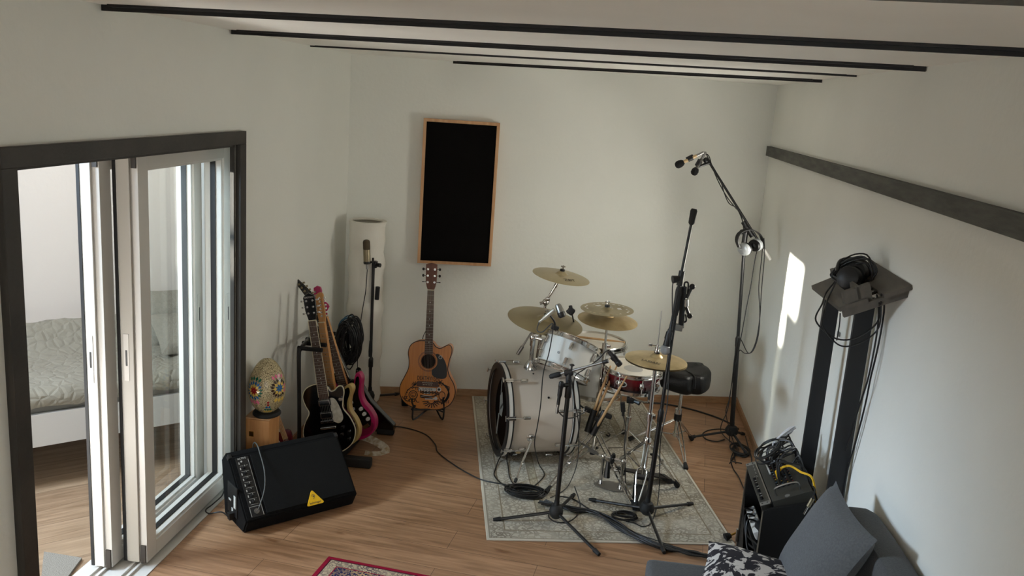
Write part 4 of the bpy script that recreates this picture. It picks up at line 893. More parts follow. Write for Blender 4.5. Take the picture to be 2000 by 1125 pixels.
# ------------------------------------------------------------------ bass drum
aB = V((.940, .347, 0)).normalized(); CL = aty(971, 799, 5.29); CL.z = .316; RB = .284
pB_ = V((-aB.y, aB.x, 0))
BD = M(((pB_.x, 0, aB.x, CL.x), (pB_.y, 0, aB.y, CL.y), (0, 1, 0, CL.z), (0, 0, 0, 1)))   # local z along the drum, y up, x away
if BD.to_3x3().determinant() < 0: pass
bd = thing('bass_drum', 'large white bass drum lying on its side with open black front head', 'drum', (CL.x+aB.x*.22, CL.y+aB.y*.22, RZ))
LB = .47
b = B(BD); b.lathe([(RB, .045), (RB, LB-.045)], None, 64); b.lathe([(RB-.008, LB-.045), (RB-.008, .045)], None, 64)
b.lathe([(RB, .045), (RB-.008, .045)], None, 64); b.build('shell', [shellw_m], bd, ang=30)
b = B(BD); b.lathe([(RB-.012, .05), (RB-.012, LB-.05)], None, 64); b.build('inner_lining', dkwood_m, bd, ang=30)
def hoop(z0, z1, nm):
    b = B(BD); b.lathe([(RB-.006, z0), (RB+.016, z0), (RB+.020, z0+.004), (RB+.020, z1-.004), (RB+.016, z1), (RB-.006, z1), (RB-.006, z0)], None, 64)
    o = b.build(nm, hoopw_m, bd, ang=30)
    for z in (z0-.001, z1-.008):
        b = B(BD); b.lathe([(RB+.012, z), (RB+.0215, z), (RB+.0215, z+.009), (RB+.012, z+.009), (RB+.012, z)], None, 64); b.build('hoop_edge', black_m, o, ang=30)
hoop(0, .040, 'hoop'); hoop(LB-.040, LB, 'hoop')
b = B(BD); b.lathe([(RB-.02, -.0015), (RB+.021, -.0015), (RB+.0215, .004), (RB-.02, .004), (RB-.02, -.0015)], None, 64); b.build('hoop_face', black_m, bd, ang=30)
# front head: black ring with the opening cut toward the near side
b = B(BD); n = 64; ho = []; hi = []
for i in range(n):
    a = 2*PI*i/n; ho.append(b.v(((RB-.004)*_c(a), (RB-.004)*_s(a), .012))); hi.append(b.v((-.085+.178*_c(a), .0+.235*_s(a), .010)))
for i in range(n): b.f([ho[i], ho[(i+1) % n], hi[(i+1) % n], hi[i]])
b.build('front_head', black_m, bd, smooth=False)
b = B(BD); b.lathe([(0, LB-.02), (RB-.002, LB-.02)], None, 48); b.build('batter_head', clearhead_m, bd, smooth=False)
b = B(BD); b.prism([(.05, .235), (.02, .06), (.0, -.17), (.016, -.172), (.03, -.02), (.10, -.015), (.13, .09), (.10, .15), (.07, .24)], .0, .0) if 0 else None
b.f([b.v((x, y, .0085)) for x, y in ((-.02, .10), (-.075, .145), (-.12, .06), (-.10, -.015), (-.03, -.02))]); b.tube([(-.05, .235, .008), (-.045, .12, .008)], .003, 5); b.tube([(-.03, -.02, .008), (.0, -.17, .008)], .003, 5); b.tube([(-.02, -.02, .008), (.012, -.17, .008)], .003, 5); b.mi = 1
b.f([b.v((x, y, .0075)) for x, y in ((-.055, .035), (-.11, .085), (-.115, .07), (-.06, .02))]); b.build('grey_patch', [mat('grey tape', (116, 116, 112), .6), black_m], bd, smooth=False)
foamw = mat('cream foam', (186, 164, 130), .9)
b = B(BD); b.tube([(-.13+.04*_c(2*PI*i/24), -.115+.045*_s(2*PI*i/24), .12) for i in range(24)], .014, 8, True); b.box((-.14, -.2, .12), (.05, .1, .04), None, .012); b.build('damping_pad', foamw, bd)
b = B(BD); b.box((-.13, .03, .15), (.075, .085, .05), (0, 0, .2), .018); b.build('damping_pad', foamw, bd)
b = B(BD); b.tube([(-.20, -.24, .06), (-.16, -.15, .13), (-.12, -.10, .2)], .01, 8); b.build('microphone_cable_end', black_m, bd)
for z, s_ in ((0, 1), (LB, -1)):
    for k in range(8):
        a = PI/8+k*PI/4+(.22 if s_ > 0 else .1); R_ = RB+.022
        c, si = _c(a), _s(a)
        b = B(BD); zc = z+s_*.024
        b.box(((R_+.004)*c, (R_+.004)*si, zc), (.018, .026, .05), (0, 0, a), .003)
        b.tube([((R_+.012)*c, (R_+.012)*si, z-s_*.018), ((R_+.012)*c, (R_+.012)*si, z+s_*.105)], .0035, 8)
        b.box(((R_+.012)*c, (R_+.012)*si, z-s_*.018), (.01, .036, .007), (0, 0, a), .002)
        b.box(((R_+.002)*c, (R_+.002)*si, z+s_*.12), (.026, .022, .05), (0, 0, a), .008); b.build('tension_lug', chrome_m, bd)
# front spur on the near side
s0 = aty(1034, 846, 5.13); sp_ = BD.inverted() @ s0; aa = math.atan2(sp_.y, sp_.x); s0 = BD @ V(((RB+.002)*_c(aa), (RB+.002)*_s(aa), sp_.z)); s1 = fl(1006, 942, RZ+.012)
b = B(); nr = (s0-CL); nr -= aB*nr.dot(aB); nr.normalize(); b.lathe([(0, -.004), (.028, -.004), (.026, .008), (.014, .018), (0, .02)], axis(s0, nr)); b.tube([s0+nr*.02, s0*.4+s1*.6], .0085, 10); b.tube([s0*.45+s1*.55, s1], .0055, 8); b.tube([s0*.42+s1*.58-V((0, 0, .004)), s0*.4+s1*.6+V((.012, 0, 0))], .006, 6); spr = b.build('spur_leg', chrome_m, bd)
b = B(); d = (s1-s0).normalized(); b.tube([s1-d*.028, s1-d*.02, s1], [.008, .0115, .009], 10); b.build('rubber_tip', rubber_m, spr)
b = B(BD); fs = V((.26, -.15, .1)); b.tube([fs, V((.40, -.303, .06))], .0075, 8); b.build('spur_leg', chrome_m, bd)
# tom mount
mt0 = aty(1036, 716, 5.34); lm = BD.inverted() @ mt0; am = math.atan2(lm.y, lm.x); mt0 = BD @ V((RB*_c(am), RB*_s(am), lm.z))
nm_ = V(mt0)-CL; nm_ -= aB*nm_.dot(aB); nm_.normalize()
b = B(); b.lathe([(0, -.004), (.044, -.004), (.046, .004), (.036, .03), (.02, .055), (0, .056)], axis(mt0, nm_), 24)
ar0 = mt0+nm_*.03; ar1 = aty(1041, 662, 5.30); b.tube([ar0, ar1+V((0, 0, .01))], .0125, 12); b.tube([ar0*.25+ar1*.75, ar1], .018, 12); b.ball(ar1+V((0, 0, .01)), .024); b.box(ar1+V((.02, 0, .02)), (.03, .028, .028), None, .006)
tomE = aty(1066, 664, 5.27); b.tube([ar1+V((0, 0, .012)), tomE], .0115, 10); b.build('tom_holder', chrome_m, bd)
b = B(BD); b.cyl((RB*_c(1.9), RB*_s(1.9), .2), ((RB+.004)*_c(1.9), (RB+.004)*_s(1.9), .2), .006, seg=10); p_ = BD.inverted() @ aty(1061, 764, 5.0); a = math.atan2(p_.y, -abs(p_.x)); b.cyl(((RB-.001)*_c(a), (RB-.001)*_s(a), .27), ((RB+.005)*_c(a), (RB+.005)*_s(a), .27), .007, seg=10); b.build('vent_grommet', black_m, bd)
# ------------------------------------------------------------------ toms and snare
def drum(name, label, c_top, axis_z, R, D, shell_m, head_ma, nl, lug_len, hoop_h=.034, rot=0., seams=True, badge=None, lower=True):
    X = axis(c_top, axis_z, (.1, -1, 0)); t = thing(name, label, 'drum', c_top-V(axis_z).normalized()*D)
    b = B(X); b.lathe([(R, -.018), (R, -D+.018)], None, 56); sh = b.build('shell', shell_m, t, ang=30)
    for z0, nm in ((0, 'rim'), (-D, 'rim')):
        s_ = -1 if z0 == 0 else 1
        b = B(X); b.lathe([(R+.004, z0), (R+.010, z0), (R+.012, z0+s_*.003), (R+.009, z0+s_*.008), (R+.009, z0+s_*(hoop_h-.008)), (R+.017, z0+s_*(hoop_h-.005)), (R+.017, z0+s_*hoop_h), (R+.004, z0+s_*hoop_h), (R+.004, z0)], None, 56); b.build(nm, chrome_m, t, ang=30)
    b = B(X); b.lathe([(0, -.014), (R+.004, -.014)], None, 48); hd = b.build('batter_head', head_ma, t, smooth=False)
    b = B(X); b.lathe([(R+.004, -D+.012), (0, -D+.012)], None, 48); b.build('resonant_head', clearhead_m, t, smooth=False)
    for k in range(nl):
        a = rot+2*PI*k/nl; c, s_ = _c(a), _s(a)
        b = B(X)
        for zz, sg in (((-.02), -1), ((-D+.02), 1)):
            b.tube([((R+.015)*c, (R+.015)*s_, zz+.008*-sg), ((R+.015)*c, (R+.015)*s_, -D/2+(-sg)*lug_len*.5 if lug_len < D*.6 else zz+sg*.05)], .003, 6); b.box(((R+.014)*c, (R+.014)*s_, zz-.004*sg), (.012, .016, .009), (0, 0, a), .002)
        if lug_len < .06: b.ball(((R+.006)*c, (R+.006)*s_, -D/2), .02, (.75, .75, 1.25), 14)
        else:
            for zz in (-D*.5+lug_len*.55, -D*.5-lug_len*.55): b.box(((R+.009)*c, (R+.009)*s_, zz), (.022, .024, .05), (0, 0, a), .008)
        b.build('lug', chrome_m, t)
    return t, X
tA = (aty(1122, 664, 5.32)-aty(1096, 724, 5.32)); tz = V((tA.x, .10, tA.z)).normalized()
tom, TX = drum('rack_tom', 'silver-white rack tom tilted above the bass drum', aty(1121, 665, 5.30), tz, .172, .235, shells_m, clearhead_m, 6, .09, rot=.35)
b = B(TX); a = math.radians(214); R_ = .172
a = -PI/2-.52
b = B(TX); b.cyl((R_*_c(a), R_*_s(a), -.13), ((R_+.004)*_c(a), (R_+.004)*_s(a), -.13), .008, seg=12); b.build('vent_grommet', steel_m, tom)
a = PI+.15; b = B(TX); b.box(((R_+.012)*_c(a), (R_+.012)*_s(a), -.11), (.024, .06, .07), (0, 0, a), .008); b.build('mount_bracket', chrome_m, tom)
ftc = V((.022, 5.93, .674))
ftm, FX = drum('floor_tom', 'white floor tom behind the rack tom with a drumstick across its head', ftc, (.03, -.02, 1), .198, .395, shells_m, head_m, 8, .10, rot=.2)
for a in (-.35, 1.75, 3.6):
    c, s_ = _c(a), _s(a); R_ = .198
    b = B(FX); b.box(((R_+.016)*c, (R_+.016)*s_, -.2), (.03, .03, .06), (0, 0, a), .006)
    gz = -(ftc.z-.012-RZ) if True else 0
    b.curve([((R_+.022)*c, (R_+.022)*s_, -.14), ((R_+.022)*c, (R_+.022)*s_, -.36), ((R_+.03)*c, (R_+.03)*s_, -.45), ((R_+.065)*c, (R_+.065)*s_, -.52), ((R_+.07)*c, (R_+.07)*s_, gz+.02+.0*a)], .0055, 8); lg = b.build('leg', chrome_m, ftm)
    b = B(FX); b.lathe([(0, -.012), (.016, -.012), (.012, .004), (.007, .02), (0, .02)], M.Translation(V(((R_+.07)*c, (R_+.07)*s_, gz+.012))), 12); b.build('rubber_foot', rubber_m, lg)
snc = V((.262, 5.40, .668))
sn, SX_ = drum('snare_drum', 'dark red burst snare drum with chrome rims beside the hi-hat', snc, (.03, -.05, 1), .176, .142, redshell, head_m, 8, .03, hoop_h=.028, rot=-PI/2+.23)
b = B(SX_); b.lathe([(0, -.0132), (.062, -.0132)], M.Translation(V((.0, -.02, 0))), 32); b.build('worn_spot', mat('grey worn coating', (166, 164, 158), .6), sn, smooth=False)
a = -PI/2-.50; R_ = .177
b = B(SX_)
def rim_oval(w, h, o, n=28): return [((R_+o)*_c(a+w*_c(2*PI*i/n)/R_), (R_+o)*_s(a+w*_c(2*PI*i/n)/R_), -.071+h*_s(2*PI*i/n)) for i in range(n)]
b.f([b.v(p) for p in rim_oval(.036, .019, .002)]); b.tube(rim_oval(.037, .02, .002), .0022, 6, True); b.mi = 1
b.build('badge', [whiteprint_m], sn, smooth=False)
b = B(SX_); b.f([b.v(p) for p in rim_oval(.031, .015, .0028)]); b.build('badge_field', gblack_m, sn, smooth=False)
b = B(SX_); tm = M.Translation(V(((R_+.0036)*_c(a), (R_+.0036)*_s(a), -.071))) @ M.Rotation(a+PI/2, 4, 'Z') @ M.Rotation(PI/2, 4, 'X')
b.text('PACIFIC', .013, tm @ M.Translation(V((0, .004, 0))), .0003); b.text('DRUMS', .008, tm @ M.Translation(V((0, -.007, 0))), .0003); b.build('badge_lettering', whiteprint_m, sn, smooth=False)
b = B(SX_); a = .35; b.box(((R_+.02)*_c(a), (R_+.02)*_s(a), -.06), (.03, .04, .085), (0, 0, a), .006); b.tube([((R_+.04)*_c(a), (R_+.04)*_s(a), -.02), ((R_+.045)*_c(a), (R_+.045)*_s(a), -.1)], .006, 8); b.build('snare_strainer', chrome_m, sn)
a = PI+.45; b = B(SX_); b.box(((R_+.014)*_c(a), (R_+.014)*_s(a), -.075), (.02, .035, .06), (0, 0, a), .005); b.build('snare_butt_plate', chrome_m, sn)
# snare stand
sb = V((.262, 5.40, RZ))
ss = thing('snare_stand', 'chrome tripod stand holding the red snare drum', 'drum stand', sb)
b = B(); b.tube([sb+V((0, 0, .075)), sb+V((.004, 0, .30))], .0125, 12); b.tube([sb+V((.004, 0, .28)), sb+V((.004, 0, .455))], .0095, 12); b.tube([sb+V((.004, 0, .27)), sb+V((.004, 0, .31))], .018, 12); b.build('centre_tube', chrome_m, ss)
for k in range(3):
    a = .5+k*2*PI/3; d = V((_c(a), _s(a), 0))
    b = B(); f = sb+d*.235+V((0, 0, .009)); b.tube([sb+V((0, 0, .21))+d*.014, f], .0055, 6); b.tube([sb+V((0, 0, .09))+d*.014, sb*.45+f*.55+V((0, 0, .045))], .0045, 6); l = b.build('leg', chrome_m, ss)
    b = B(); b.tube([f-d*.03+V((0, 0, .02)), f+d*.008], [.009, .011], 8); b.build('rubber_foot', rubber_m, l)
    a2 = a+.6; d2 = V((_c(a2), _s(a2), 0)); t0 = sb+V((.004, 0, .45))
    b = B(); b.curve([t0, t0+d2*.09+V((0, 0, .006)), t0+d2*.165+V((0, 0, .02)), t0+d2*.195+V((0, 0, .045)), t0+d2*.197+V((0, 0, .095))], .006, 8); bs = b.build('basket_arm', chrome_m, ss)
    b = B(); b.tube([t0+d2*.196+V((0, 0, .05)), t0+d2*.198+V((0, 0, .1))], .0095, 8); b.build('rubber_sleeve', rubber_m, bs)
b = B(); b.box(sb+V((.004, 0, .425)), (.05, .035, .04), None, .008); b.cyl(sb+V((.03, -.01, .425)), sb+V((.065, -.025, .42)), .012, .018, 8); b.build('tilter', blackm_m, ss)
# ------------------------------------------------------------------ cymbals
def cymbal(label, c, nrm_, R, bow=.022, m=cym_m, holes=False, bell=.21, ink=None, group=None, hint=(0, -1, 0), cup=.022):
    X = axis(c, nrm_, hint); t = thing('cymbal', label, 'cymbal', c, group=group)
    rb = R*bell; pr = []
    for i in range(7): u = i/6; pr.append((.006+(rb-.006)*u, cup*_c(u*PI/2)**.8 if u < 1 else 0))
    for i in range(1, 13): u = i/12; pr.append((rb+(R-rb)*u, -bow*u**1.7))
    b = B(X)
    if not holes:
        b.lathe(pr, None, 72); b.lathe([(r, z-.0016) for r, z in pr[::-1]], None, 72); b.lathe([pr[-1], (pr[-1][0], pr[-1][1]-.0016)], None, 72)
    else:
        n = 96; cut = set()
        rings = [pr[0], pr[3], pr[6]]+[(rb+(R-rb)*u, -bow*u**1.7) for u in (.12, .24, .34, .44, .54, .64, .72, .80, .88, .94, 1)]
        for k in range(6):
            for i in range(k*16, k*16+7):
                cut |= {(i % n, 4), (i % n, 5)} if k % 2 == 0 else set()
            for i in (k*16+10, k*16+11, k*16+14, k*16+15): cut.add((i % n, 9))
            for i in (k*16+2, k*16+3): cut.add((i % n, 8))
        G = [[b.v((r*_c(2*PI*i/n), r*_s(2*PI*i/n), z)) for i in range(n)] for r, z in rings]
        for j in range(len(rings)-1):
            for i in range(n):
                if (i, j) not in cut: b.f([G[j][i], G[j][(i+1) % n], G[j+1][(i+1) % n], G[j+1][i]])
    pl_ = b.build('bronze_plate', m, t, ang=50)
    if ink:
        b = B(X); tx, r, ang, sz = ink
        zz = -bow*((r-rb)/(R-rb))**1.7; sl = math.atan(bow*1.7*((r-rb)/(R-rb))**.7/(R-rb))
        b.text(tx, sz, M.Rotation(ang, 4, 'Z') @ M.Translation(V((0, -r, zz+.002))) @ M.Rotation(sl, 4, 'X'), .0002); b.build('logo_print', ink_m, t, smooth=False)
    b = B(X); b.lathe([(0, cup+.0), (.017, cup), (.017, cup+.012), (.006, cup+.014), (0, cup+.014)], None, 16); b.build('felt_washer', black_m, t)
    b = B(X); b.tube([(0, 0, cup+.010), (0, 0, cup+.042)], .0035, 8); b.tube([(0, 0, cup+.016), (0, 0, cup+.026)], .008, 8); b.box((0, 0, cup+.033), (.036, .006, .012), (0, 0, .4), .003); b.build('wing_nut', chrome_m, t)
    return t, X
cA = aty(1097, 535, 5.90)
cyA, XA = cymbal('crash cymbal highest on the kit, tilted on a long chrome arm', cA, (.135, -.045, 1), .203, ink=('ZBT', .125, .55, .05), bow=.018)
cB = aty(1066, 622, 5.55)
cyB, XB = cymbal('large ride cymbal left of the kit, tilted over the rack tom', cB, (.145, -.10, 1), .254, bow=.02, m=cymdark_m)
cC = aty(1188, 617, 5.45)
cyC, XC = cymbal('warm bronze crash cymbal under the perforated one', cC, (.045, -.07, 1), .195, bow=.03, m=cymd_m, bell=.2)
cD = cC+V((-.012, 0, .048))
cyD, XD = cymbal('perforated effects cymbal stacked above the warm bronze crash', cD, (-.01, -.03, 1), .172, bow=.004, m=cymdark_m, holes=True, cup=.012)
hh0 = V((.366, 4.90, .888))
cyH, XH = cymbal('top hi-hat cymbal before the black drum throne', hh0, (.03, -.01, 1), .181, bow=.02, m=cymd_m, ink=('SABIAN', .11, -.35, .034), group=None)
b = B(axis(hh0-V((0, 0, .045)), (.03, -.01, 1))); pr = [(.006, -.016), (.02, -.015), (.03, -.004), (.035, 0), (.10, .006), (.181, .016)]; b.lathe(pr, None, 64); b.lathe([(r, z-.0016) for r, z in pr[::-1]], None, 64); b.build('cymbal', cymd_m, label='bottom hi-hat cymbal right below the top one', cat='cymbal')
# hi-hat stand
hb = V((.366, 4.90, RZ))
hs = thing('hi_hat_stand', 'chrome hi-hat stand with double braced legs at the front of the kit', 'cymbal stand', hb)
b = B(); b.tube([hb+V((0, 0, .085)), hb+V((0, 0, .52))], .0145, 14); b.tube([hb+V((0, 0, .50)), hb+V((0, 0, .82))], .0115, 14); b.tube([hb+V((0, 0, .485)), hb+V((0, 0, .53))], .021, 14); b.box(hb+V((.018, 0, .51)), (.03, .03, .03), None, .006); b.build('tube', chrome_m, hs)
b = B(); b.tube([hb+V((0, 0, .80)), hb+V((0, 0, 1.155))], .0032, 8); b.build('pull_rod', steel_m, hs)
b = B(); b.lathe([(0, 0), (.026, 0), (.026, .006), (.012, .014), (0, .014)], M.Translation(hb+V((0, 0, .808)))); b.build('cymbal_seat', black_m, hs)
b = B(); b.tube([hh0+V((0, 0, .02)), hh0+V((0, 0, .075))], .0095, 10); b.lathe([(0, 0), (.02, 0), (.02, .008), (0, .008)], M.Translation(hh0+V((0, 0, .03)))); b.tube([hh0+V((0, 0, .066)), hh0+V((-.032, 0, .066))], .0045, 8); b.box(hh0+V((-.042, 0, .068)), (.022, .007, .02), None, .003); b.build('clutch', chrome_m, hs)
lp = hb+V((0, 0, .36))
b = B(); b.lathe([(0, -.02), (.024, -.02), (.026, 0), (.02, .02), (0, .02)], M.Translation(lp)); b.build('leg_collar', chrome_m, hs)
for f in (V((.594, 5.073, 0)), V((.16, 5.24, 0)), V((.323, 4.671, 0))):
    f = V((f.x, f.y, RZ+.012)); d = (f-lp).normalized(); sd_ = d.cross(V((0, 0, 1))).normalized()
    b = B()
    if f.y < 4.8:
        for s_ in (-1, 1): b.curve([lp+sd_*.012*s_+d*.02, lp*.62+f*.38+sd_*.012*s_, lp*.52+f*.48+sd_*.030*s_, lp*.06+f*.94+sd_*.006*s_], .0048, 8, 5)
    else:
        for s_ in (-1, 1): b.tube([lp+sd_*.008*s_+d*.02, f-d*.02+sd_*.005*s_], .0062, 8)
        b.tube([lp-V((0, 0, .2)), lp*.5+f*.5], .005, 8)
        b.box(lp*.55+f*.45, (.026, .026, .014), None, .003)
    lg = b.build('leg', chrome_m, hs)
    b = B(); b.tube([f-d*.055, f-d*.01, f+V((0, 0, -.002))], [.012, .019, .016], 8); b.build('rubber_foot', rubber_m, lg)
pz = V((.355, 4.80, RZ))
b = B()
for s_ in (-1, 1): b.bx(pz.x+s_*.042-.007, pz.x+s_*.042+.007, pz.y-.01, pz.y+.03, RZ+.001, RZ+.165, .004)
b.bx(pz.x-.05, pz.x+.05, pz.y-.01, pz.y+.03, RZ+.15, RZ+.17, .004); b.build('pedal_frame', blackm_m, hs)
b = B(); b.hexa([V((pz.x-.038, pz.y-.11, RZ+.004)), V((pz.x+.038, pz.y-.11, RZ+.004)), V((pz.x+.036, pz.y+.1, RZ+.062)), V((pz.x-.036, pz.y+.1, RZ+.062))], [V((pz.x-.038, pz.y-.11, RZ+.014)), V((pz.x+.038, pz.y-.11, RZ+.014)), V((pz.x+.036, pz.y+.1, RZ+.072)), V((pz.x-.036, pz.y+.1, RZ+.072))]); b.build('footboard', blackm_m, hs, smooth=False)
# straight stand under the two stacked cymbals
cb = V((.052, 5.36, RZ)); ct = cC-V((0, 0, .004)); 
cst = thing('cymbal_stand', 'straight chrome cymbal stand rising between snare and rack tom', 'cymbal stand', cb)
def onc(z): u = (z-RZ)/(ct.z-RZ); return cb*(1-u)+V((ct.x, ct.y, ct.z))*u
b = B(); b.tube([onc(.05), onc(.45)], .0135, 14); b.tube([onc(.43), onc(.78)], .0105, 12); b.tube([onc(.76), onc(.90)], .008, 10)
for z in (.44, .77): b.tube([onc(z-.015), onc(z+.022)], .018, 12); b.box(onc(z)+V((.024, -.006, .004)), (.03, .012, .02), None, .004)
b.build('tube', chrome_m, cst)
b = B(); b.tube([onc(.045), onc(.07)], .018, 12); b.build('tube_cap', rubber_m, cst)
lp = onc(.215); b = B(); b.tube([onc(.19), onc(.24)], .021, 14); b.tube([onc(.075), onc(.10)], .019, 12); b.build('leg_collar', chrome_m, cst)
for f in (fl(1066, 962, RZ+.012), fl(1240, 992, RZ+.012), V((.16, 5.80, RZ+.012))):
    d = (f-lp).normalized(); sd_ = d.cross(V((0, 0, 1))).normalized()
    b = B()
    for s_ in (-1, 1): b.curve([lp+sd_*.010*s_, lp+sd_*.016*s_+d*.05, f-d*.10+sd_*.012*s_, f-d*.03+sd_*.004*s_], .0052, 8, 4)
    b.tube([onc(.085)+d*.01, lp*.45+f*.55], .005, 6); b.box(lp*.45+f*.55, (.03, .03, .016), None, .004); lg = b.build('leg', chrome_m, cst)
    b = B(); b.tube([f-d*.06, f-d*.012, f], [.011, .0155, .013], 8); b.build('rubber_foot', rubber_m, lg)
# boom stand carrying the high crash, standing behind the bass drum
bb = V((-.44, 5.95, RZ)); mid_ = aty(1066, 590, 5.92)
bst = thing('cymbal_boom_stand', 'chrome boom stand behind the bass drum carrying the highest crash', 'cymbal stand', bb)
b = B(); jt = V((mid_.x, mid_.y, mid_.z)); b.tube([bb+V((0, 0, .06)), bb*.5+jt*.5], .0135, 12); b.tube([bb*.52+jt*.48, jt], .0105, 12); b.tube([bb*.5+jt*.5-V((0, 0, .02)), bb*.5+jt*.5+V((0, 0, .02))], .018, 12); b.build('tube', chrome_m, bst)
b = B(); b.ball(jt, .026); b.box(jt+V((.012, 0, .022)), (.034, .034, .03), None, .007); b.cyl(jt+V((-.01, -.01, 0)), jt+V((-.04, -.02, -.01)), .008, .012, 8); b.tube([jt+V((.004, 0, .01)), cA-V((.012, -.004, .045))], .0095, 12); e_ = cA-V((.012, -.004, .045)); b.tube([jt*.3+e_*.7, jt*.2+e_*.8], .014, 12); b.ball(e_, .015); b.tube([e_, cA-V(XA.col[2][:3])*.006], .006, 8); b.lathe([(0, -.02), (.014, -.02), (.016, -.008), (0, -.006)], XA); b.build('boom_tilter', chrome_m, bst)
for k in range(3):
    a = .9+k*2*PI/3; d = V((_c(a), _s(a), 0)); f = bb+d*.26+V((0, 0, .012))
    if f.y > 6.3: f.y = 6.3
    b = B(); b.tube([bb+V((0, 0, .28)), f], .007, 8); b.tube([bb+V((0, 0, .09)), bb*.45+f*.55+V((0, 0, .03))], .005, 6); lg = b.build('leg', chrome_m, bst)
    b = B(); b.tube([f-d*.04+V((0, 0, .03)), f], [.011, .015], 8); b.build('rubber_foot', rubber_m, lg)
# short boom for the ride
rb_ = aty(1036, 652, 5.62); rc_ = aty(1011, 692, 5.62); rd_ = cB-V(XB.col[2][:3])*.01
bs2 = V((-.42, 5.72, RZ))
rst = thing('cymbal_boom_stand', 'chrome boom stand behind the bass drum whose knurled counterweight shows below the ride', 'cymbal stand', bs2)
b = B(); b.tube([rc_, rc_*.62+rb_*.38], .0125, 10); cwt = b.build('counterweight', steel_m, rst)
b = B(); b.tube([rc_*.62+rb_*.38, rb_, rd_+V((0, 0, -.02)), rd_], .0065, 10); b.ball(rd_+V((0, 0, -.02)), .015); b.build('boom_arm', steel_m, rst)
jn = rb_+V((.03, .02, .05)); b = B(); b.tube([bs2+V((0, 0, .06)), V((bs2.x, bs2.y, .60)), jn], .0115, 12); b.ball(jn, .02); b.build('tube', chrome_m, rst)
for k in range(3):
    a = 2.6+k*2*PI/3; d = V((_c(a), _s(a), 0)); f = bs2+d*.2+V((0, 0, .012)); b = B(); b.tube([bs2+V((0, 0, .25)), f], .007, 8); lg = b.build('leg', chrome_m, rst)
    b = B(); b.tube([f-d*.03+V((0, 0, .03)), f], [.011, .015], 8); b.build('rubber_foot', rubber_m, lg)
# ------------------------------------------------------------------ throne
tc_ = V((.622, 5.78, 0)); tsz = aty(1336, 768, 5.70).z
th = thing('drum_throne', 'black saddle drum throne with chrome tripod by the back wall', 'stool', tc_)
TM = M.Translation(V((.636, 5.76, .435))) @ M.Rotation(.38, 4, 'Z')
def saddle(s=1.):
    return outline([(-.165*s, -.06*s), (-.19*s, .02*s), (-.175*s, .11*s), (-.10*s, .16*s), (0, .17*s), (.10*s, .16*s), (.175*s, .11*s), (.19*s, .02*s), (.165*s, -.06*s), (.10*s, -.13*s), (.055*s, -.155*s), (.02*s, -.145*s), (0, -.135*s), (-.02*s, -.145*s), (-.055*s, -.155*s), (-.10*s, -.13*s)], 5)
b = B(TM); rings = [(.90, .0), (1, .012), (1.02, .06), (1.0, .105), (.93, .125), (.72, .134), (.4, .130)]
G = []
for s_, z in rings: G.append([b.v((x, y, z+.018*(abs(x)/.19)**2+(.010 if y > .08 else 0))) for x, y in saddle(s_)])
for A_, C_ in zip(G, G[1:]):
    for i in range(len(A_)): b.f([A_[i], A_[(i+1) % len(A_)], C_[(i+1) % len(A_)], C_[i]])
b.f(G[0][::-1]); b.f(G[-1]); b.build('seat', leather_m, th, ang=60)
b = B(TM); b.curve([(0, -.155, .05), (0, -.147, .115), (0, -.10, .136), (0, .0, .1325), (0, .10, .139)], .005, 6); b.build('seam', black_m, th)
b = B(); b.tube([tc_+V((0, 0, .07)), tc_+V((.004, 0, .26))], .0165, 14); b.mi = 0; b.tube([tc_+V((.004, 0, .24)), tc_+V((.006, 0, .43))], .0125, 14); b.tube([tc_+V((0, 0, .235)), tc_+V((0, 0, .275))], .024, 14); b.tube([tc_+V((0, 0, .415)), tc_+V((0, 0, .436))], .06, 16); b.build('post', chrome_m, th)
b = B(); b.tube([tc_+V((0, 0, .19)), tc_+V((0, 0, .24))], .027, 14); b.build('collar', black_m, th)
for f in (fl(1352, 858, .012), fl(1340, 916, .012), fl(1228, 858, RZ+.012)):
    lp = tc_+V((0, 0, .205)); d = (f-lp).normalized(); sd_ = d.cross(V((0, 0, 1))).normalized()
    b = B()
    for s_ in (-1, 1): b.curve([lp+sd_*.006*s_, lp+d*.06+sd_*.010*s_, lp*.45+f*.55+sd_*.012*s_, f-d*.03+sd_*.004*s_], .005, 8, 4)
    b.tube([tc_+V((0, 0, .085)), lp*.42+f*.58], .0048, 6); lg = b.build('leg', chrome_m, th)
    b = B(); b.tube([f-d*.05, f-d*.012, f], [.012, .017, .015], 8); b.build('rubber_foot', rubber_m, lg)
b = B(); b.tube([tc_+V((0, 0, .075)), tc_+V((0, 0, .10))], .022, 12); b.build('lower_collar', chrome_m, th)
# ------------------------------------------------------------------ slave bass pedal
pd0, pd1, pd2 = V((.065, 4.965, RZ)), V((.25, 4.93, RZ)), V((.555, 5.135, RZ))
dp = (pd2-pd1).normalized(); dn = V((-dp.y, dp.x, 0))
ped = thing('bass_drum_pedal', 'chrome bass drum pedal with long black footboard on the rug beside the hi-hat', 'drum pedal', (.25, 5.02, RZ))
b = B(); pts = [(.075, 4.99), (.09, 4.955), (.15, 4.925), (.20, 4.905), (.262, 4.915), (.275, 4.955), (.25, 5.01), (.17, 5.045), (.10, 5.03)]
b.prism(pts, RZ, RZ+.008, plane='xy'); b.build('base_plate', steel_m, ped, smooth=False)
for x, y in ((.115, 5.0), (.235, 4.955)):
    b = B(); b.tube([(x, y, RZ+.006), (x+.004, y, RZ+.18)], .0105, 10); b.tube([(x, y, RZ+.006), (x, y, RZ+.03)], [.02, .012], 10); b.ball((x+.004, y, RZ+.185), .016); b.build('upright', chrome_m, ped)
b = B(); b.tube([(.09, 5.01, RZ+.185), (.26, 4.945, RZ+.185)], .0075, 10); b.build('axle', chrome_m, ped)
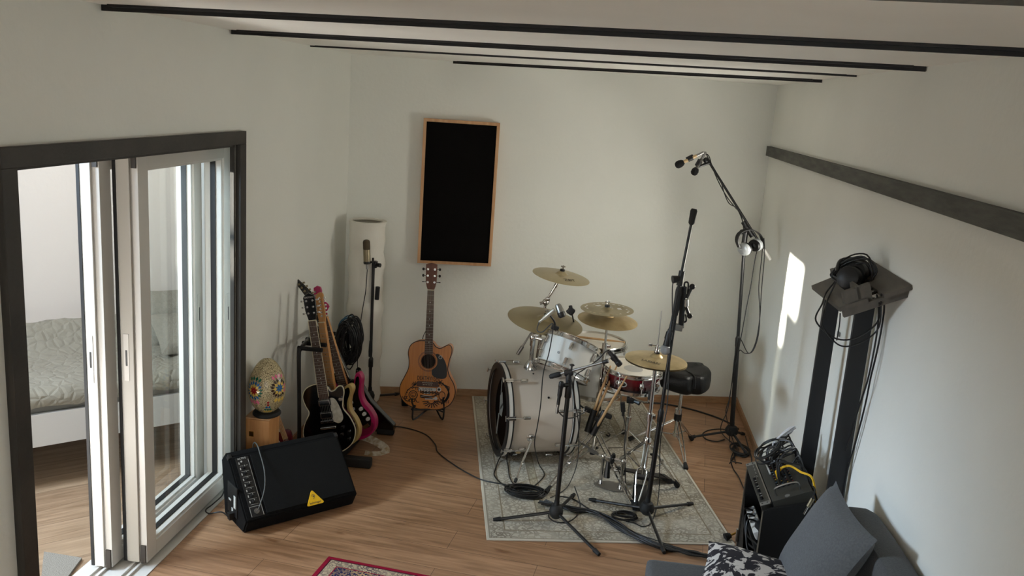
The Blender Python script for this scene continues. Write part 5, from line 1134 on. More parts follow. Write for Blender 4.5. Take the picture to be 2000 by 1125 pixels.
b = B(); X = axis((.175, 4.978, RZ+.185), (.165, -.065, 0)); b.tube([X @ V((.03*_c(2*PI*i/20), .03*_s(2*PI*i/20), 0)) for i in range(20)], .007, 6, True); b.tube([X @ V((-.03, 0, 0)), X @ V((.03, 0, 0))], .006, 6); b.build('cam', blackm_m, ped)
b = B(); b.tube([(.15, 4.985, RZ+.16), (.15, 4.97, RZ+.06)], [.012, .02], 8); b.build('chain', blackm_m, ped)
def fbp(t, s, o=0): q = V((.215, 4.99, RZ+.115))*(1-t)+V((.545, 5.165, RZ+.016))*t; return q+dn*s+V((0, 0, o))
b = B(); b.hexa([fbp(0, -.03), fbp(1, -.042), fbp(1, .042), fbp(0, .03)], [fbp(0, -.03, .009), fbp(1, -.042, .009), fbp(1, .042, .009), fbp(0, .03, .009)]); b.build('footboard', blackm_m, ped, smooth=False)
b = B(); b.hexa([fbp(.86, -.05, -.014), fbp(1.08, -.05, -.014), fbp(1.08, .05, -.014), fbp(.86, .05, -.014)], [fbp(.88, -.046, .012), fbp(1.06, -.046, -.002), fbp(1.06, .046, -.002), fbp(.88, .046, .012)]); b.build('heel_plate', blackm_m, ped, smooth=False)
b = B(); b.tube([(.09, 5.01, RZ+.185), (-.10, 5.42, .14)], .0075, 8); b.tube([(.07, 5.05, RZ+.18), (.03, 5.14, .165)], .012, 8); b.build('drive_shaft', steel_m, ped)
# ------------------------------------------------------------------ stick holder and sticks
sh_ = thing('stick_holder', 'black twin-tube drumstick holder clamped to the cymbal stand', 'stick holder', aty(1158, 848, 5.26))
tubes = []
for p0, p1 in (((1147, 843), (1161, 800)), ((1157, 849), (1181, 803))):
    A, C = aty(*p0, 5.255), aty(*p1, 5.275); d = (C-A).normalized(); X = axis(A, d); Ln = (C-A).length
    b = B(X); b.lathe([(0, 0), (.021, 0), (.021, Ln), (.017, Ln), (.017, .006), (0, .006)], None, 18); b.build('tube', black_m, sh_); tubes.append((A, d, Ln))
q_ = aty(1187, 812, 5.27); b = B(); b.box(q_, (.055, .035, .03), (0, .3, 0), .008); b.box(aty(1168, 818, 5.27), (.05, .03, .03), (0, .3, 0), .006); b.build('mount_bar', black_m, sh_)
b = B(); b.box(onc(.36), (.045, .05, .035), None, .008); b.tube([onc(.36), aty(1168, 815, 5.27)], .009, 8); b.build('clamp', black_m, sh_)
def stick(label, p0, p1, group=None, rr=.0078):
    p0, p1 = V(p0), V(p1); d = (p1-p0).normalized(); L_ = (p1-p0).length
    return B().tube([p0, p0+d*.004, p0+d*L_*.7, p0+d*L_*.93, p0+d*(L_-.014), p0+d*(L_-.009), p0+d*L_], [rr*.75, rr, rr, rr*.55, rr*.55, rr*.8, rr*.35], 12).build('drumstick', stick_m, label=label, cat='drumstick', group=group)
A, d, Ln = tubes[0]
stick('drumstick in the left holder tube, left one of the upright pair', A+d*.02+V((-.007, 0, 0)), aty(1193, 714, 5.30), rr=.0085)
stick('drumstick in the left holder tube, right one of the upright pair', A+d*.02+V((.007, .004, 0)), aty(1206, 712, 5.32), rr=.0085)
A, d, Ln = tubes[1]
stick('single drumstick leaning out of the right holder tube across the red snare', A+d*.02, aty(1224, 735, 5.20), rr=.009)
stick('drumstick lying across the floor tom head', ftc+V((-.19, -.02, .012)), ftc+V((.19, -.045, .012)))
# ------------------------------------------------------------------ microphone stands around the kit
hA = V((-.126, 4.43, 0)); tA_ = aty(1112, 742, 4.43)
msA, h1, m1, d1 = mic_stand('black boom microphone stand in front of the bass drum', hA, [fl(963, 1019), fl(1170, 1087), fl(1121, 969)], tA_, hub_r=.038, pole_r=.0135, split=.93)
bl, br2 = aty(1077, 735, 4.47), aty(1184, 706, 4.40)
b = B(); b.tube([bl, br2], .0072, 10); b.build('boom', steel_m, msA)
db = (br2-bl).normalized()
b = B(); b.tube([bl-db*.01, bl+db*.002, bl+db*.05, bl+db*.058], [.011, .0145, .0145, .009], 12); b.build('rubber_grip', rubber_m, msA)
b = B(); jn = bl+db*.105; b.box(jn+V((0, 0, -.006)), (.05, .034, .034), (0, -.25, 0), .009); b.tube([jn+V((0, 0, -.01)), tA_+V((0, 0, -.05))], .017, 10); b.tube([jn+V((.012, -.005, .01)), jn+V((.014, -.006, .038))], .005, 8); b.ball(jn+V((.014, -.006, .04)), .012, (1.2, .7, .6), 10); b.build('swivel_clamp', black_m, msA)
b = B(); b.tube([br2-db*.02, br2+db*.012], .011, 10); b.build('clip_thread', black_m, msA)
def pencil(label, p0, p1, R=.012, parts=((0, .3, .8), (.3, 1, 1)), m0=None, m1=None, cat='microphone', head=None):
    """stick microphone from tail p0 to head p1"""
    p0, p1 = V(p0), V(p1); d = (p1-p0).normalized(); Ln = (p1-p0).length; t = thing('microphone', label, cat, p0)
    X = axis(p0, d)
    b = B(X); b.lathe([(0, 0), (R*.7, 0), (R*.75, Ln*.1), (R*.75, Ln*.3), (R, Ln*.42), (R, Ln*.72), (0, Ln*.72)], None, 16); b.build('body', m0 or black_m, t)
    b = B(X); b.lathe([(R*.9, Ln*.70), (R*1.12, Ln*.74), (R*1.12, Ln*.95), (R*.8, Ln), (0, Ln)], None, 16); b.build('grille', m1 or black_m, t)
    return t, X, Ln
mA, XmA, LA = pencil('black snare microphone on the boom tip pointing down over the snare edge', aty(1189, 686, 4.405), aty(1212, 714, 4.40), .0155)
b = B(XmA); b.lathe([(.0165, LA*.35), (.0185, LA*.35), (.0185, LA*.55), (.0165, LA*.55), (.0165, LA*.35)], None, 14); b.build('clip', blackm_m, mA)
k0, k1 = aty(1097, 745, 4.40), aty(1090, 790, 4.40)
mK, XmK, LK = pencil('black handheld microphone hanging head-up from a clip under the boom clamp', k1, k0, .0125)
b = B(XmK); b.lathe([(0, -.05), (.008, -.05), (.0085, 0), (0, 0)], None, 12); b.build('plug', steel_m, mK)
b = B(); b.tube([aty(1100, 752, 4.405), aty(1109, 752, 4.425)], .012, 8); b.build('microphone_clip', black_m, msA)
# front right stand with boom raised straight up
hB = V((.383, 4.60, 0)); tB = aty(1327, 560, 4.62)
msB, h1, m1, d1 = mic_stand('tall black microphone stand in front of the hi-hat with its boom pointing up', hB, [fl(1151, 979), fl(1352, 987), fl(1297, 1083)], tB, hub_r=.04, pole_r=.0145, split=.44)
c0, c1 = aty(1300, 690, 4.575), aty(1356, 408, 4.60)
b = B(); b.tube([c0, c1], .0078, 10); b.build('boom', blackm_m, msB)
dB_ = (c1-c0).normalized()
b = B(); b.tube([c1-dB_*.085, c1-dB_*.075, c1-dB_*.01, c1], [.010, .0165, .0185, .014], 12); b.build('counterweight', rubber_m, msB)
b = B(); jq = aty(1330, 540, 4.60); b.tube([jq-dB_*.05, jq+dB_*.03], .0165, 10); b.cyl(jq+V((-.01, -.02, -.01)), jq+V((-.045, -.03, -.015)), .017, .022, 12); b.build('swivel_clamp', black_m, msB)
b = B(); b.tube([tB-d1*.16, tB-d1*.12, tB-d1*.02, tB], [.013, .0185, .0185, .014], 10); b.build('sleeve', black_m, msB)
# clip-on percussion clamp with two knobs and a square bracket
b = B(); cl0 = aty(1333, 585, 4.615); b.tube([aty(1336, 560, 4.63), aty(1330, 640, 4.63)], .016, 8)
b.curve([aty(1337, 570, 4.63), aty(1337, 553, 4.63), aty(1344, 553, 4.63), aty(1343, 572, 4.63)], .005, 6, 5); b.curve([aty(1333, 618, 4.63), aty(1333, 628, 4.63), aty(1340, 627, 4.63), aty(1339, 614, 4.63)], .005, 6, 5)
b.tube([aty(1341, 582, 4.63), aty(1351, 561, 4.63)], .009, 8); b.ball(aty(1352, 560, 4.63), .0165, (1, 1, 1), 12); b.tube([aty(1340, 600, 4.63), aty(1346, 616, 4.63)], .009, 8); b.ball(aty(1347, 617, 4.63), .0155, (1, 1, 1), 12); b.build('clamp', blackm_m, msB)
b = B(); b.tube([aty(1340, 585, 4.622), aty(1340, 598, 4.622)], .013, 8); b.build('clamp_hinge', steel_m, msB)
b = B(); b.box(aty(1324, 639, 4.63), (.05, .035, .035), (0, .1, 0), .004); b.build('bracket', grey_m, msB)
v0, v1 = aty(1309, 643, 4.57), aty(1298, 690, 4.57); dv = (v1-v0).normalized(); Lv = (v1-v0).length
voc = thing('microphone', 'handheld vocal microphone with silver ball grille hanging downward above the hi-hat', 'microphone', v0); X = axis(v0, dv)
b = B(X); b.lathe([(0, 0), (.012, 0), (.0135, .01), (.019, Lv*.62), (.0195, Lv*.68), (0, Lv*.68)], None, 18); b.build('handle', black_m, voc)
b = B(X); b.lathe([(.019, Lv*.68), (.026, Lv*.72), (.0275, Lv*.82), (.0275, Lv*.86), (.024, Lv*.96), (.014, Lv*1.03), (0, Lv*1.05)], None, 20); b.build('ball_grille', mat('silver mesh grille', (176, 178, 180), .4, metal=.8, bump=.6, bscale=500), voc)
b = B(X); b.lathe([(0, -.045), (.0085, -.045), (.0095, 0), (0, 0)], None, 12); b.build('plug', black_m, voc)
b = B(X); b.lathe([(.0155, Lv*.12), (.018, Lv*.12), (.0205, Lv*.4), (.018, Lv*.4), (.0155, Lv*.12)], None, 14); b.build('clip', blackm_m, voc)
# overhead stand in the right back corner
hC = V((1.03, 5.97, 0)); tC = aty(1455, 462, 5.95)
msC, h1, m1, d1 = mic_stand('tall black boom stand in the right back corner carrying two overhead microphones', hC, [fl(1346, 857), fl(1460, 893), V((1.15, 6.13, 0))], tC, hub_r=.045, pole_r=.016, split=.48, z_hub=.085)
o0, o1 = aty(1503, 505, 5.93), aty(1380, 309, 5.97); do = (o1-o0).normalized()
b = B(); b.tube([o0, o1], .0085, 10); b.build('boom', blackm_m, msC)
b = B(); b.tube([o0-do*.01, o0, o0+do*.075, o0+do*.08], [.011, .0135, .0135, .009], 12); b.build('counterweight', mat('silver grey grip', (176, 174, 168), .45), msC)
b = B(); jc = aty(1459, 445, 5.945); b.tube([jc-do*.07, jc+do*.05], .0175, 12); b.tube([jc+V((-.006, 0, -.01)), tC+V((0, 0, -.05))], .0185, 10); b.cyl(jc+V((-.01, -.02, -.02)), jc+V((-.04, -.045, -.025)), .012, .017, 10); b.build('swivel_clamp', blackm_m, msC)
t0, t1 = aty(1362, 313, 5.95), aty(1389, 322, 5.97)
b = B(); b.tube([aty(1366, 325, 5.95), aty(1388, 317, 5.97)], .010, 8); b.ball(aty(1379, 313, 5.965), .02, (1, .6, 1), 12); b.build('twin_bar', blackm_m, msC)
def overhead(label, pts, foam_r, body):
    p = [aty(x, y, 5.94) for x, y in pts]; d = (p[2]-p[0]).normalized(); Ln = (p[2]-p[0]).length
    t = thing('microphone', label, 'microphone', p[0]); X = axis(p[0], d)
    b = B(X); b.lathe([(0, 0), (.010, 0), (.0115, .01), (.0115, Ln*.8), (0, Ln*.8)], None, 16); b.build('body', body, t)
    b = B(X); b.lathe([(0, Ln*.72), (.013, Ln*.72), (foam_r*.8, Ln*.8), (foam_r, Ln*.9+.004), (foam_r*.95, Ln+.012), (foam_r*.6, Ln+.024), (0, Ln+.028)], None, 18); b.build('foam_windshield', foam_m, t)
    b = B(X); b.lathe([(.012, Ln*.22), (.0155, Ln*.22), (.0155, Ln*.5), (.012, Ln*.5), (.012, Ln*.22)], None, 12); b.box((.012, 0, Ln*.36), (.02, .012, .05), None, .003); b.build('clip', black_m, t)
    b = B(X); b.lathe([(0, -.05), (.009, -.05), (.0095, 0), (0, 0)], None, 12); b.build('plug', steel_m, t)
    return X
Xo1 = overhead('cream overhead pencil microphone with black foam, the left one of the pair', ((1361, 304), (1340, 314), (1326, 321)), .026, mat('cream microphone body', (204, 176, 132), .4))
Xo2 = overhead('grey overhead pencil microphone with black foam, the right one of the pair', ((1371, 310), (1364, 325), (1357, 335)), .025, mat('dark grey microphone body', (70, 68, 62), .45))
cable('microphone_cable', 'black cable from the cream overhead microphone wound along the boom', [Xo1 @ V((0, 0, -.05)), aty(1374, 299, 5.95), aty(1384, 304, 5.95), aty(1390, 322, 5.93), aty(1400, 348, 5.93), aty(1418, 382, 5.92), aty(1436, 405, 5.92), aty(1446, 416, 5.97), aty(1450, 432, 5.98), aty(1453, 452, 5.90)], .0035)
cable('microphone_cable', 'black cable from the grey overhead microphone sagging below the boom', [Xo2 @ V((0, 0, -.05)), aty(1380, 302, 5.95), aty(1388, 318, 5.95), aty(1398, 335, 5.94), aty(1408, 355, 5.93), aty(1415, 378, 5.93), aty(1424, 397, 5.93), aty(1438, 406, 5.95), aty(1448, 425, 5.96), aty(1452, 440, 5.90)], .0035)
for i, (pts, lb) in enumerate(((((1490, 470), (1488, 500), (1482, 560), (1484, 610), (1481, 655), (1470, 686), (1455, 690), (1445, 684), (1440, 700), (1434, 730)), 'black cable hanging in a loop right of the overhead stand pole'),
                         (((1481, 480), (1474, 510), (1466, 560), (1458, 600), (1449, 650), (1441, 690), (1433, 730), (1424, 780), (1418, 810)), 'black cable hanging close beside the overhead stand pole'),
                         (((1492, 465), (1493, 500), (1487, 570), (1484, 620), (1476, 668), (1462, 690), (1444, 660), (1436, 690), (1429, 750), (1421, 800), (1408, 842)), 'outer black cable looping right of the overhead stand pole'))):
    P = [aty(x, y, 5.90-.004*k) for k, (x, y) in enumerate(pts)]
    cable('microphone_cable', lb, P+[fl(1425+i*9, 862+8*i, .006), fl(1440-6*i, 880+9*i, .006), fl(1425+12*i, 905, .006)], .0033)
# silver headphones hanging from that stand
hc = aty(1463, 484, 5.86)
hpn = thing('headphones', 'silver-grey headphones hanging from the corner boom stand', 'headphones', hc)
e1, e2 = aty(1456, 486, 5.83), aty(1475, 479, 5.88); ed = (e2-e1).normalized()
silver_m = mat('silver plastic', (176, 180, 182), .3, metal=.35)
for c_, s_ in ((e1, -1), (e2, 1)):
    X = axis(c_, ed*s_)
    b = B(X); b.lathe([(0, .0), (.040, .0), (.044, .006), (.042, .022), (.03, .034), (.0, .037)], M.Diagonal((1, 1.25, 1, 1)), 24); ear = b.build('ear_cup', silver_m, hpn)
    b = B(X); b.lathe([(.018, -.018), (.038, -.018), (.042, -.009), (.038, 0), (.018, 0), (.018, -.018)], M.Diagonal((1, 1.25, 1, 1)), 24); b.build('ear_cushion', leather_m, ear)
b = B(); arc = [aty(1443, 483, 5.80), aty(1439, 470, 5.80), aty(1443, 457, 5.82), aty(1456, 449, 5.85), aty(1470, 449, 5.88), aty(1483, 457, 5.91), aty(1489, 470, 5.92), aty(1488, 482, 5.92)]
P = spline(arc, 6); A = []
for i, p in enumerate(P):
    t = (P[min(i+1, len(P)-1)]-P[max(i-1, 0)]).normalized(); w = V((.45, -.85, -.1)); w = (w-t*w.dot(t)).normalized(); n_ = w.cross(t)
    A.append([b.v(p+w*.016+n_*.003), b.v(p-w*.016+n_*.003), b.v(p-w*.016-n_*.003), b.v(p+w*.016-n_*.003)])
for a, c in zip(A, A[1:]):
    for i in range(4): b.f([a[i], a[(i+1) % 4], c[(i+1) % 4], c[i]])
b.f(A[0][::-1]); b.f(A[-1]); b.build('headband', black_m, hpn)
b = B(); b.curve([aty(1443, 485, 5.80), aty(1452, 487, 5.81), aty(1463, 488, 5.79)], .0035, 6); b.curve([aty(1488, 482, 5.92), aty(1482, 486, 5.9), aty(1476, 487, 5.86)], .0035, 6); b.build('yoke', chrome_m, hpn)
# ------------------------------------------------------------------ tom microphones
m0, m1_ = aty(1053, 629, 5.16), aty(1083, 605, 5.16)
tmm = thing('microphone', 'grey tom microphone with chrome angled head over the rack tom rim', 'microphone', m0); d = (m1_-m0).normalized(); X = axis(m0, d); Ln = (m1_-m0).length
b = B(X); b.lathe([(0, 0), (.008, 0), (.0085, .03), (.013, .04), (.0145, Ln), (0, Ln)], None, 16); b.build('body', mat('champagne microphone body', (168, 162, 148), .35, metal=.5), tmm)
g0, g1_ = aty(1089, 594, 5.17), aty(1098, 617, 5.15); Xg = axis(g0, g1_-g0); Lg = (g1_-g0).length
b = B(Xg); b.lathe([(0, 0), (.014, 0), (.020, .012), (.024, Lg*.7), (.024, Lg*.72), (0, Lg*.72)], None, 18); b.build('head', steel_m, tmm)
b = B(Xg); b.lathe([(.024, Lg*.7), (.0245, Lg), (.018, Lg*1.12), (0, Lg*1.14)], None, 18); b.build('grille', black_m, tmm)
rim0 = aty(1084, 640, 5.20)
b = B(); b.curve([rim0+V((0, 0, -.02)), rim0+V((-.004, 0, .03)), aty(1076, 618, 5.18), aty(1072, 614, 5.17)], .006, 8); b.box(rim0, (.05, .03, .03), (0, .3, 0), .006); b.build('rim_clip', blackm_m, tmm)
b = B(); b.box(aty(1115, 608, 5.62), (.05, .03, .05), (0, .5, 0), .012); b.tube([aty(1110, 609, 5.62), aty(1106, 607, 5.62)], .006, 8); b.tube([aty(1117, 612, 5.62), aty(1122, 636, 5.66)], .005, 8); b.tube([aty(1116, 612, 5.62), aty(1114, 597, 5.62)], [.018, .012], 10); b.build('microphone', black_m, label='small black clip microphone on the floor tom, behind the ride cymbal', cat='microphone')
q0 = aty(1216, 786, 5.30); b = B(); b.tube([q0, q0+V((.01, 0, -.06))], .016, 10); b.tube([q0+V((.01, 0, -.06)), q0+V((.012, 0, -.09))], .010, 10); b.build('microphone', black_m, label='black microphone clamped under the snare drum', cat='microphone')
q1 = aty(1148, 800, 5.36); b = B(); b.box(q1, (.05, .035, .035), (0, .3, 0), .01); b.tube([q1+V((-.02, 0, .0)), q1+V((-.06, .0, .03))], .006, 8); b.build('clamp', black_m, label='small black clamp at the right edge of the bass drum', cat='clamp')
# ------------------------------------------------------------------ cables on the floor
Z0 = .0125
cable('instrument_cable', 'black cable running over the floor from the guitars to the rug', [fl(753, 832, .005), fl(790, 835, .005), fl(830, 848, .005), fl(850, 868, .005), fl(856, 884, .005), fl(890, 910, .005), fl(925, 930, .005), fl(948, 939, Z0), fl(985, 946, Z0), fl(1003, 950, Z0)], .004)
cable('microphone_cable', 'left one of two black cables coming out of the bass drum front onto the rug', [BD @ V((-.19, -.19, .05)), fl(977, 893, .03), fl(968, 915, Z0), fl(966, 930, Z0), fl(985, 948, Z0), fl(1010, 955, Z0)], .0036)
cable('microphone_cable', 'right one of two black cables coming out of the bass drum front onto the rug', [BD @ V((-.22, -.17, .05)), fl(990, 893, .03), fl(993, 915, Z0), fl(995, 930, Z0), fl(1003, 945, Z0), fl(1020, 952, Z0)], .0036)
cable('microphone_cable', 'black cable running down the side of the bass drum from the tom microphone', [m0, aty(1049, 645, 5.14), aty(1060, 648, 5.12), aty(1078, 632, 5.13), aty(1080, 644, 5.10), aty(1072, 690, 5.04), aty(1061, 730, 4.95), aty(1056, 790, 4.93), aty(1050, 830, 4.92), aty(1044, 868, 4.92), fl(1052, 905, .03), fl(1063, 925, Z0), fl(1056, 938, Z0), fl(1042, 950, Z0)], .0034)
cable('microphone_cable', 'short black cable looping right from the handheld microphone under the boom clamp', [XmK @ V((0, 0, -.05)), aty(1090, 792, 4.40), aty(1092, 805, 4.42), aty(1105, 816, 4.6), aty(1122, 815, 4.8), aty(1140, 806, 5.0), aty(1146, 802, 5.2)], .0034)
def floorcoil(label, c, rx, ry, n, seed, r=.0042, dz=.02, z0=Z0):
    rg = random.Random(seed); P = []
    for k in range(n):
        a1, a2 = 1+rg.uniform(-.24, .16), 1+rg.uniform(-.22, .16); ox, oy = rg.uniform(-.012, .012), rg.uniform(-.012, .012)
        for i in range(9):
            t = 2*PI*i/9; P.append(V((c.x+ox+rx*a1*_c(t), c.y+oy+ry*a2*_s(t), z0+dz*k/n+rg.uniform(0, .003))))
    return B().curve(P, r, 6, 4).build('coiled_cable', cable_m, label=label, cat='cable')
floorcoil('thick coil of black cable on the rug in front of the bass drum', fl(1027, 968), .112, .062, 12, 4, dz=.034)
floorcoil('small coil of black cable on the rug between the two front stands', fl(1220, 1014), .070, .042, 5, 9)
floorcoil('tangled black cable coil on the floor at the corner stand', fl(1445, 882), .06, .10, 5, 12, z0=.006)
# multicore bundle from the coil to the rack
rg = random.Random(21)
for k in range(9):
    o = lambda s_=1.: V((rg.uniform(-.016, .016)*s_, rg.uniform(-.022, .022)*s_, rg.uniform(0, .018)))
    P = [fl(1060, 985, Z0)+o(2), fl(1115, 997, Z0)+o(), fl(1165, 1005, Z0)+o(), fl(1210, 1030, Z0)+o(), fl(1255, 1058, Z0)+o(), fl(1300, 1072, .008)+o(), fl(1350, 1083, .008)+o(), fl(1400, 1092, .008)+o(), fl(1432, 1094, .01)+o()]
    cable('microphone_cable', 'black cable in the thick bundle running across the rug to the rack', P, .0048, group='bundled cables to the rack')
cable('microphone_cable', 'thin loose cable crossing the rug above the thick bundle', [fl(1085, 968, Z0), fl(1120, 975, Z0), fl(1160, 1000, Z0), fl(1190, 1010, Z0), fl(1240, 1040, Z0), fl(1300, 1062, .006), fl(1350, 1077, .006), fl(1400, 1085, .006), fl(1430, 1088, .006)], .0036)
cable('microphone_cable', 'black cable hanging from the boom stand tip in a loop beside its hub', [fl(1122, 950, .10), fl(1133, 985, .03), fl(1128, 1005, Z0), fl(1112, 1018, Z0), fl(1088, 1020, Z0), fl(1072, 1010, Z0), fl(1075, 996, Z0)], .0036)
cable('microphone_cable', 'black cable running down the tall front stand and looping on the rug', [aty(1321, 540, 4.585), aty(1314, 555, 4.56), aty(1313, 590, 4.56), aty(1313, 620, 4.57), aty(1309, 650, 4.55), aty(1309, 690, 4.55), aty(1306, 740, 4.55), aty(1302, 800, 4.53), aty(1290, 860, 4.53), fl(1288, 940, .12), fl(1284, 985, .03), fl(1272, 1020, Z0), fl(1255, 1028, Z0), fl(1240, 1022, Z0), fl(1222, 1018, Z0)], .0034)
cable('microphone_cable', 'black cable dropping from the snare microphone to the rug', [q0+V((.012, 0, -.09)), aty(1222, 835, 5.2), aty(1220, 870, 5.1), aty(1221, 900, 5.0), fl(1222, 950, .04), fl(1228, 975, Z0), fl(1240, 985, Z0)], .0034)
cable('microphone_cable', 'thin black cable following the boom down beside the snare holder', [XmA @ V((0, 0, -.005)), aty(1183, 687, 4.42), aty(1165, 705, 4.45), aty(1140, 722, 4.5), aty(1122, 738, 4.46), aty(1122, 780, 4.5), aty(1130, 830, 4.6), fl(1128, 900, .15), fl(1112, 945, .03), fl(1095, 962, Z0), fl(1075, 972, Z0)], .003)
cable('power_cable', 'black cable along the floor behind the throne toward the corner stand', [fl(1248, 786, .006), fl(1290, 788, .006), fl(1340, 797, .006), fl(1385, 810, .006), fl(1420, 824, .006), fl(1442, 838, .006)], .0065)
cable('microphone_cable', 'black cable loop on the floor left of the corner stand', [fl(1432, 842, .04), fl(1410, 838, .006), fl(1385, 840, .006), fl(1372, 848, .006), fl(1380, 858, .006), fl(1400, 862, .006), fl(1415, 858, .006)], .004)
cable('microphone_cable', 'pair-leading black cable from the corner stand toward the rack', [fl(1440, 868, .02), fl(1428, 895, .006), fl(1432, 915, .006), fl(1442, 930, .006), fl(1451, 950, .006), fl(1458, 962, .006)], .004)
cable('microphone_cable', 'second black cable from the corner stand toward the rack, nearer the wall', [fl(1456, 852, .02), fl(1462, 875, .006), fl(1468, 895, .006), fl(1466, 915, .006), fl(1463, 930, .006)], .004)
q = fl(1416, 1050, .02); b = B(); b.tube([q, q+V((.03, .012, .012))], [.022, .014], 10)
for k in range(4): p = q+V((.006*k, .0025*k, .003*k)); b.tube([p, p+V((.003, .001, .001))], .024-.002*k, 10)
b.build('microphone_plug', rubber_m, label='ribbed black plug end lying on the rug corner by the rack', cat='plug')
b = B(); b.tube([q+V((.03, .012, .012)), q+V((.075, .03, .03))], .006, 8); b.build('plug_shaft', brass_m, bpy.data.objects['microphone_plug'])
# ------------------------------------------------------------------ lectern-like wall shelf on two posts
shf = thing('headphone_shelf', 'black stained slanted wall shelf on two tall black uprights', 'shelf', (1.13, 3.9, 0))
for Y, px0, px1 in ((4.12, 1594, 1624), (3.77, 1657, 1693)):
    xa, xc = aty(px0, 690, Y).x, aty(px1, 690, Y).x; xc = min(xc, XR-.002); zt = aty(1634, 600, Y).z+.05 if Y > 4 else 1.57
    b = B(); b.bx(xa, xc, Y-.012, Y+.012, 0, zt, .002); b.build('upright', post_m, shf, smooth=False)
SFL, SFR, SBR, SBL = V((.985, 4.10, 1.538)), aty(1642, 603, 3.60), V((XR-.004, 3.40, 1.704)), V((XR-.004, 3.93, 1.706))
su = V((0, 0, .018)); mB, mF = None, None
def sp3(u, v, o=0.): # u: left..right, v: front..back
    return (SFL*(1-u)+SFR*u)*(1-v)+(SBL*(1-u)+SBR*u)*v+V((-.3, 0, .95))*o
def slab(b, u0, u1, v0, v1, o0, o1): b.hexa([sp3(u0, v0, o0), sp3(u1, v0, o0), sp3(u1, v1, o0), sp3(u0, v1, o0)], [sp3(u0, v0, o1), sp3(u1, v0, o1), sp3(u1, v1, o1), sp3(u0, v1, o1)]); return b
slab(B(), 0, .96, 0, .42, -.018, 0).build('front_board', shelfb_m, shf, smooth=False)
slab(B(), 0, 1, .62, 1.0, -.018, 0).build('back_board', shelfb_m, shf, smooth=False)
slab(B(), .02, .06, .4, .64, -.018, 0).build('side_rail', shelfb_m, shf, smooth=False)
slab(B(), .90, .95, .05, 1, -.05, -.018).build('side_rail', shelfb_m, shf, smooth=False)
slab(B(), .10, .92, .30, .35, 0, .055).build('lip', shelfb_m, shf, smooth=False)
slab(B(), .08, .14, .34, .72, 0, .05).build('end_cheek', shelfb_m, shf, smooth=False)
slab(B(), .86, .92, .10, .50, -.02, .05).build('end_cheek', shelfb_m, shf, smooth=False)
slab(B(), .70, .74, .40, .66, -.014, -.006).build('steel_rod', chrome_m, shf, smooth=False)
slab(B(), .80, .83, .40, .66, -.014, -.006).build('steel_rod', chrome_m, shf, smooth=False)
# black headphones tangled on the shelf
pc = sp3(.47, .50, .040)
bh = thing('headphones', 'black headphones wrapped in their own cable on the wall shelf', 'headphones', pc)
for o_, s_ in ((V((-.035, -.055, -.005)), -1), (V((.005, .005, .01)), 1)):
    X = axis(pc+o_, V((-.55, -.8, .22)))
    b = B(X); b.lathe([(.0, .035), (.028, .034), (.046, .024), (.052, .004), (.05, -.018), (.03, -.026), (0, -.026)], None, 24); e_ = b.build('ear_cup', black_m, bh)
    b = B(X); b.lathe([(.02, -.018), (.05, -.02), (.056, -.03), (.05, -.042), (.02, -.042), (.02, -.018)], None, 24); b.build('ear_cushion', leather_m, e_)
b = B(); b.curve([pc+V((.05, .03, -.01)), pc+V((.075, .07, .03)), pc+V((.03, .085, .055)), pc+V((-.05, .05, .05)), pc+V((-.08, -.02, .01))], .009, 10); b.build('headband', black_m, bh)
rg = random.Random(5); P = []
for k in range(6):
    rr1, rr2 = .092+rg.uniform(-.015, .015), .07+rg.uniform(-.015, .012); c_ = pc+V((rg.uniform(-.015, .015), rg.uniform(-.015, .015), rg.uniform(-.015, .02)))
    for i in range(8):
        t = 2*PI*i/8; P.append(c_+V((.66*rr1*_c(t), -.60*rr1*_c(t), .30*rr1*_c(t)))+V((-.25, .25, .92))*rr2*_s(t)+V((-.02, -.02, .03*_s(t*2)))*.5)
b = B(); b.curve(P, .0036, 6, 4); b.build('wrapped_cable', cable_m, bh)
c_ = sp3(.78, .12, -.03)
cable('headphone_cable', 'loop of black cable sagging in front of the wall shelf', [sp3(.5, .2, .05), sp3(.55, .0, .02), c_+V((-.09, -.02, .01)), c_+V((-.10, 0, -.07)), c_+V((-.02, -.03, -.13)), c_+V((.06, -.05, -.115)), c_+V((.13, -.06, -.04)), sp3(.98, .55, -.03)], .0036)
cable('headphone_cable', 'second lower loop of black cable under the wall shelf front', [sp3(.52, .2, .05), sp3(.6, .0, .0), c_+V((-.08, -.03, -.02)), c_+V((-.07, -.02, -.09)), c_+V((0, -.05, -.155)), c_+V((.08, -.06, -.13)), c_+V((.14, -.06, -.06)), sp3(.97, .58, -.03)], .0036)
hx = XR-.02
cable('headphone_cable', 'black cable hanging from the wall shelf down to the rack, right strand', [sp3(.97, .6, .0), atx(1727, 598, hx), atx(1722, 640, hx), atx(1712, 690, hx), atx(1700, 740, hx), atx(1690, 790, hx), atx(1672, 860, hx), atx(1655, 920, hx), atx(1647, 975, hx)], .0038)
cable('headphone_cable', 'black cable hanging from the wall shelf down to the rack, left strand', [sp3(.95, .55, .0), atx(1716, 605, hx-.02), atx(1714, 640, hx-.02), atx(1706, 690, hx-.02), atx(1694, 745, hx-.02), atx(1676, 800, hx-.02), atx(1662, 850, hx-.02), aty(1652, 880, 3.74)], .0038)
cable('headphone_cable', 'thin cable hanging between the two shelf uprights', [aty(1641, 612, 4.08), aty(1640, 630, 4.10), aty(1637, 650, 4.09), aty(1634, 665, 4.08)], .003)
b = B(); b.box(atx(1638, 652, XR-.006), (.008, .035, .022), None, .002); b.build('fixing_tag', grey_m, shf)
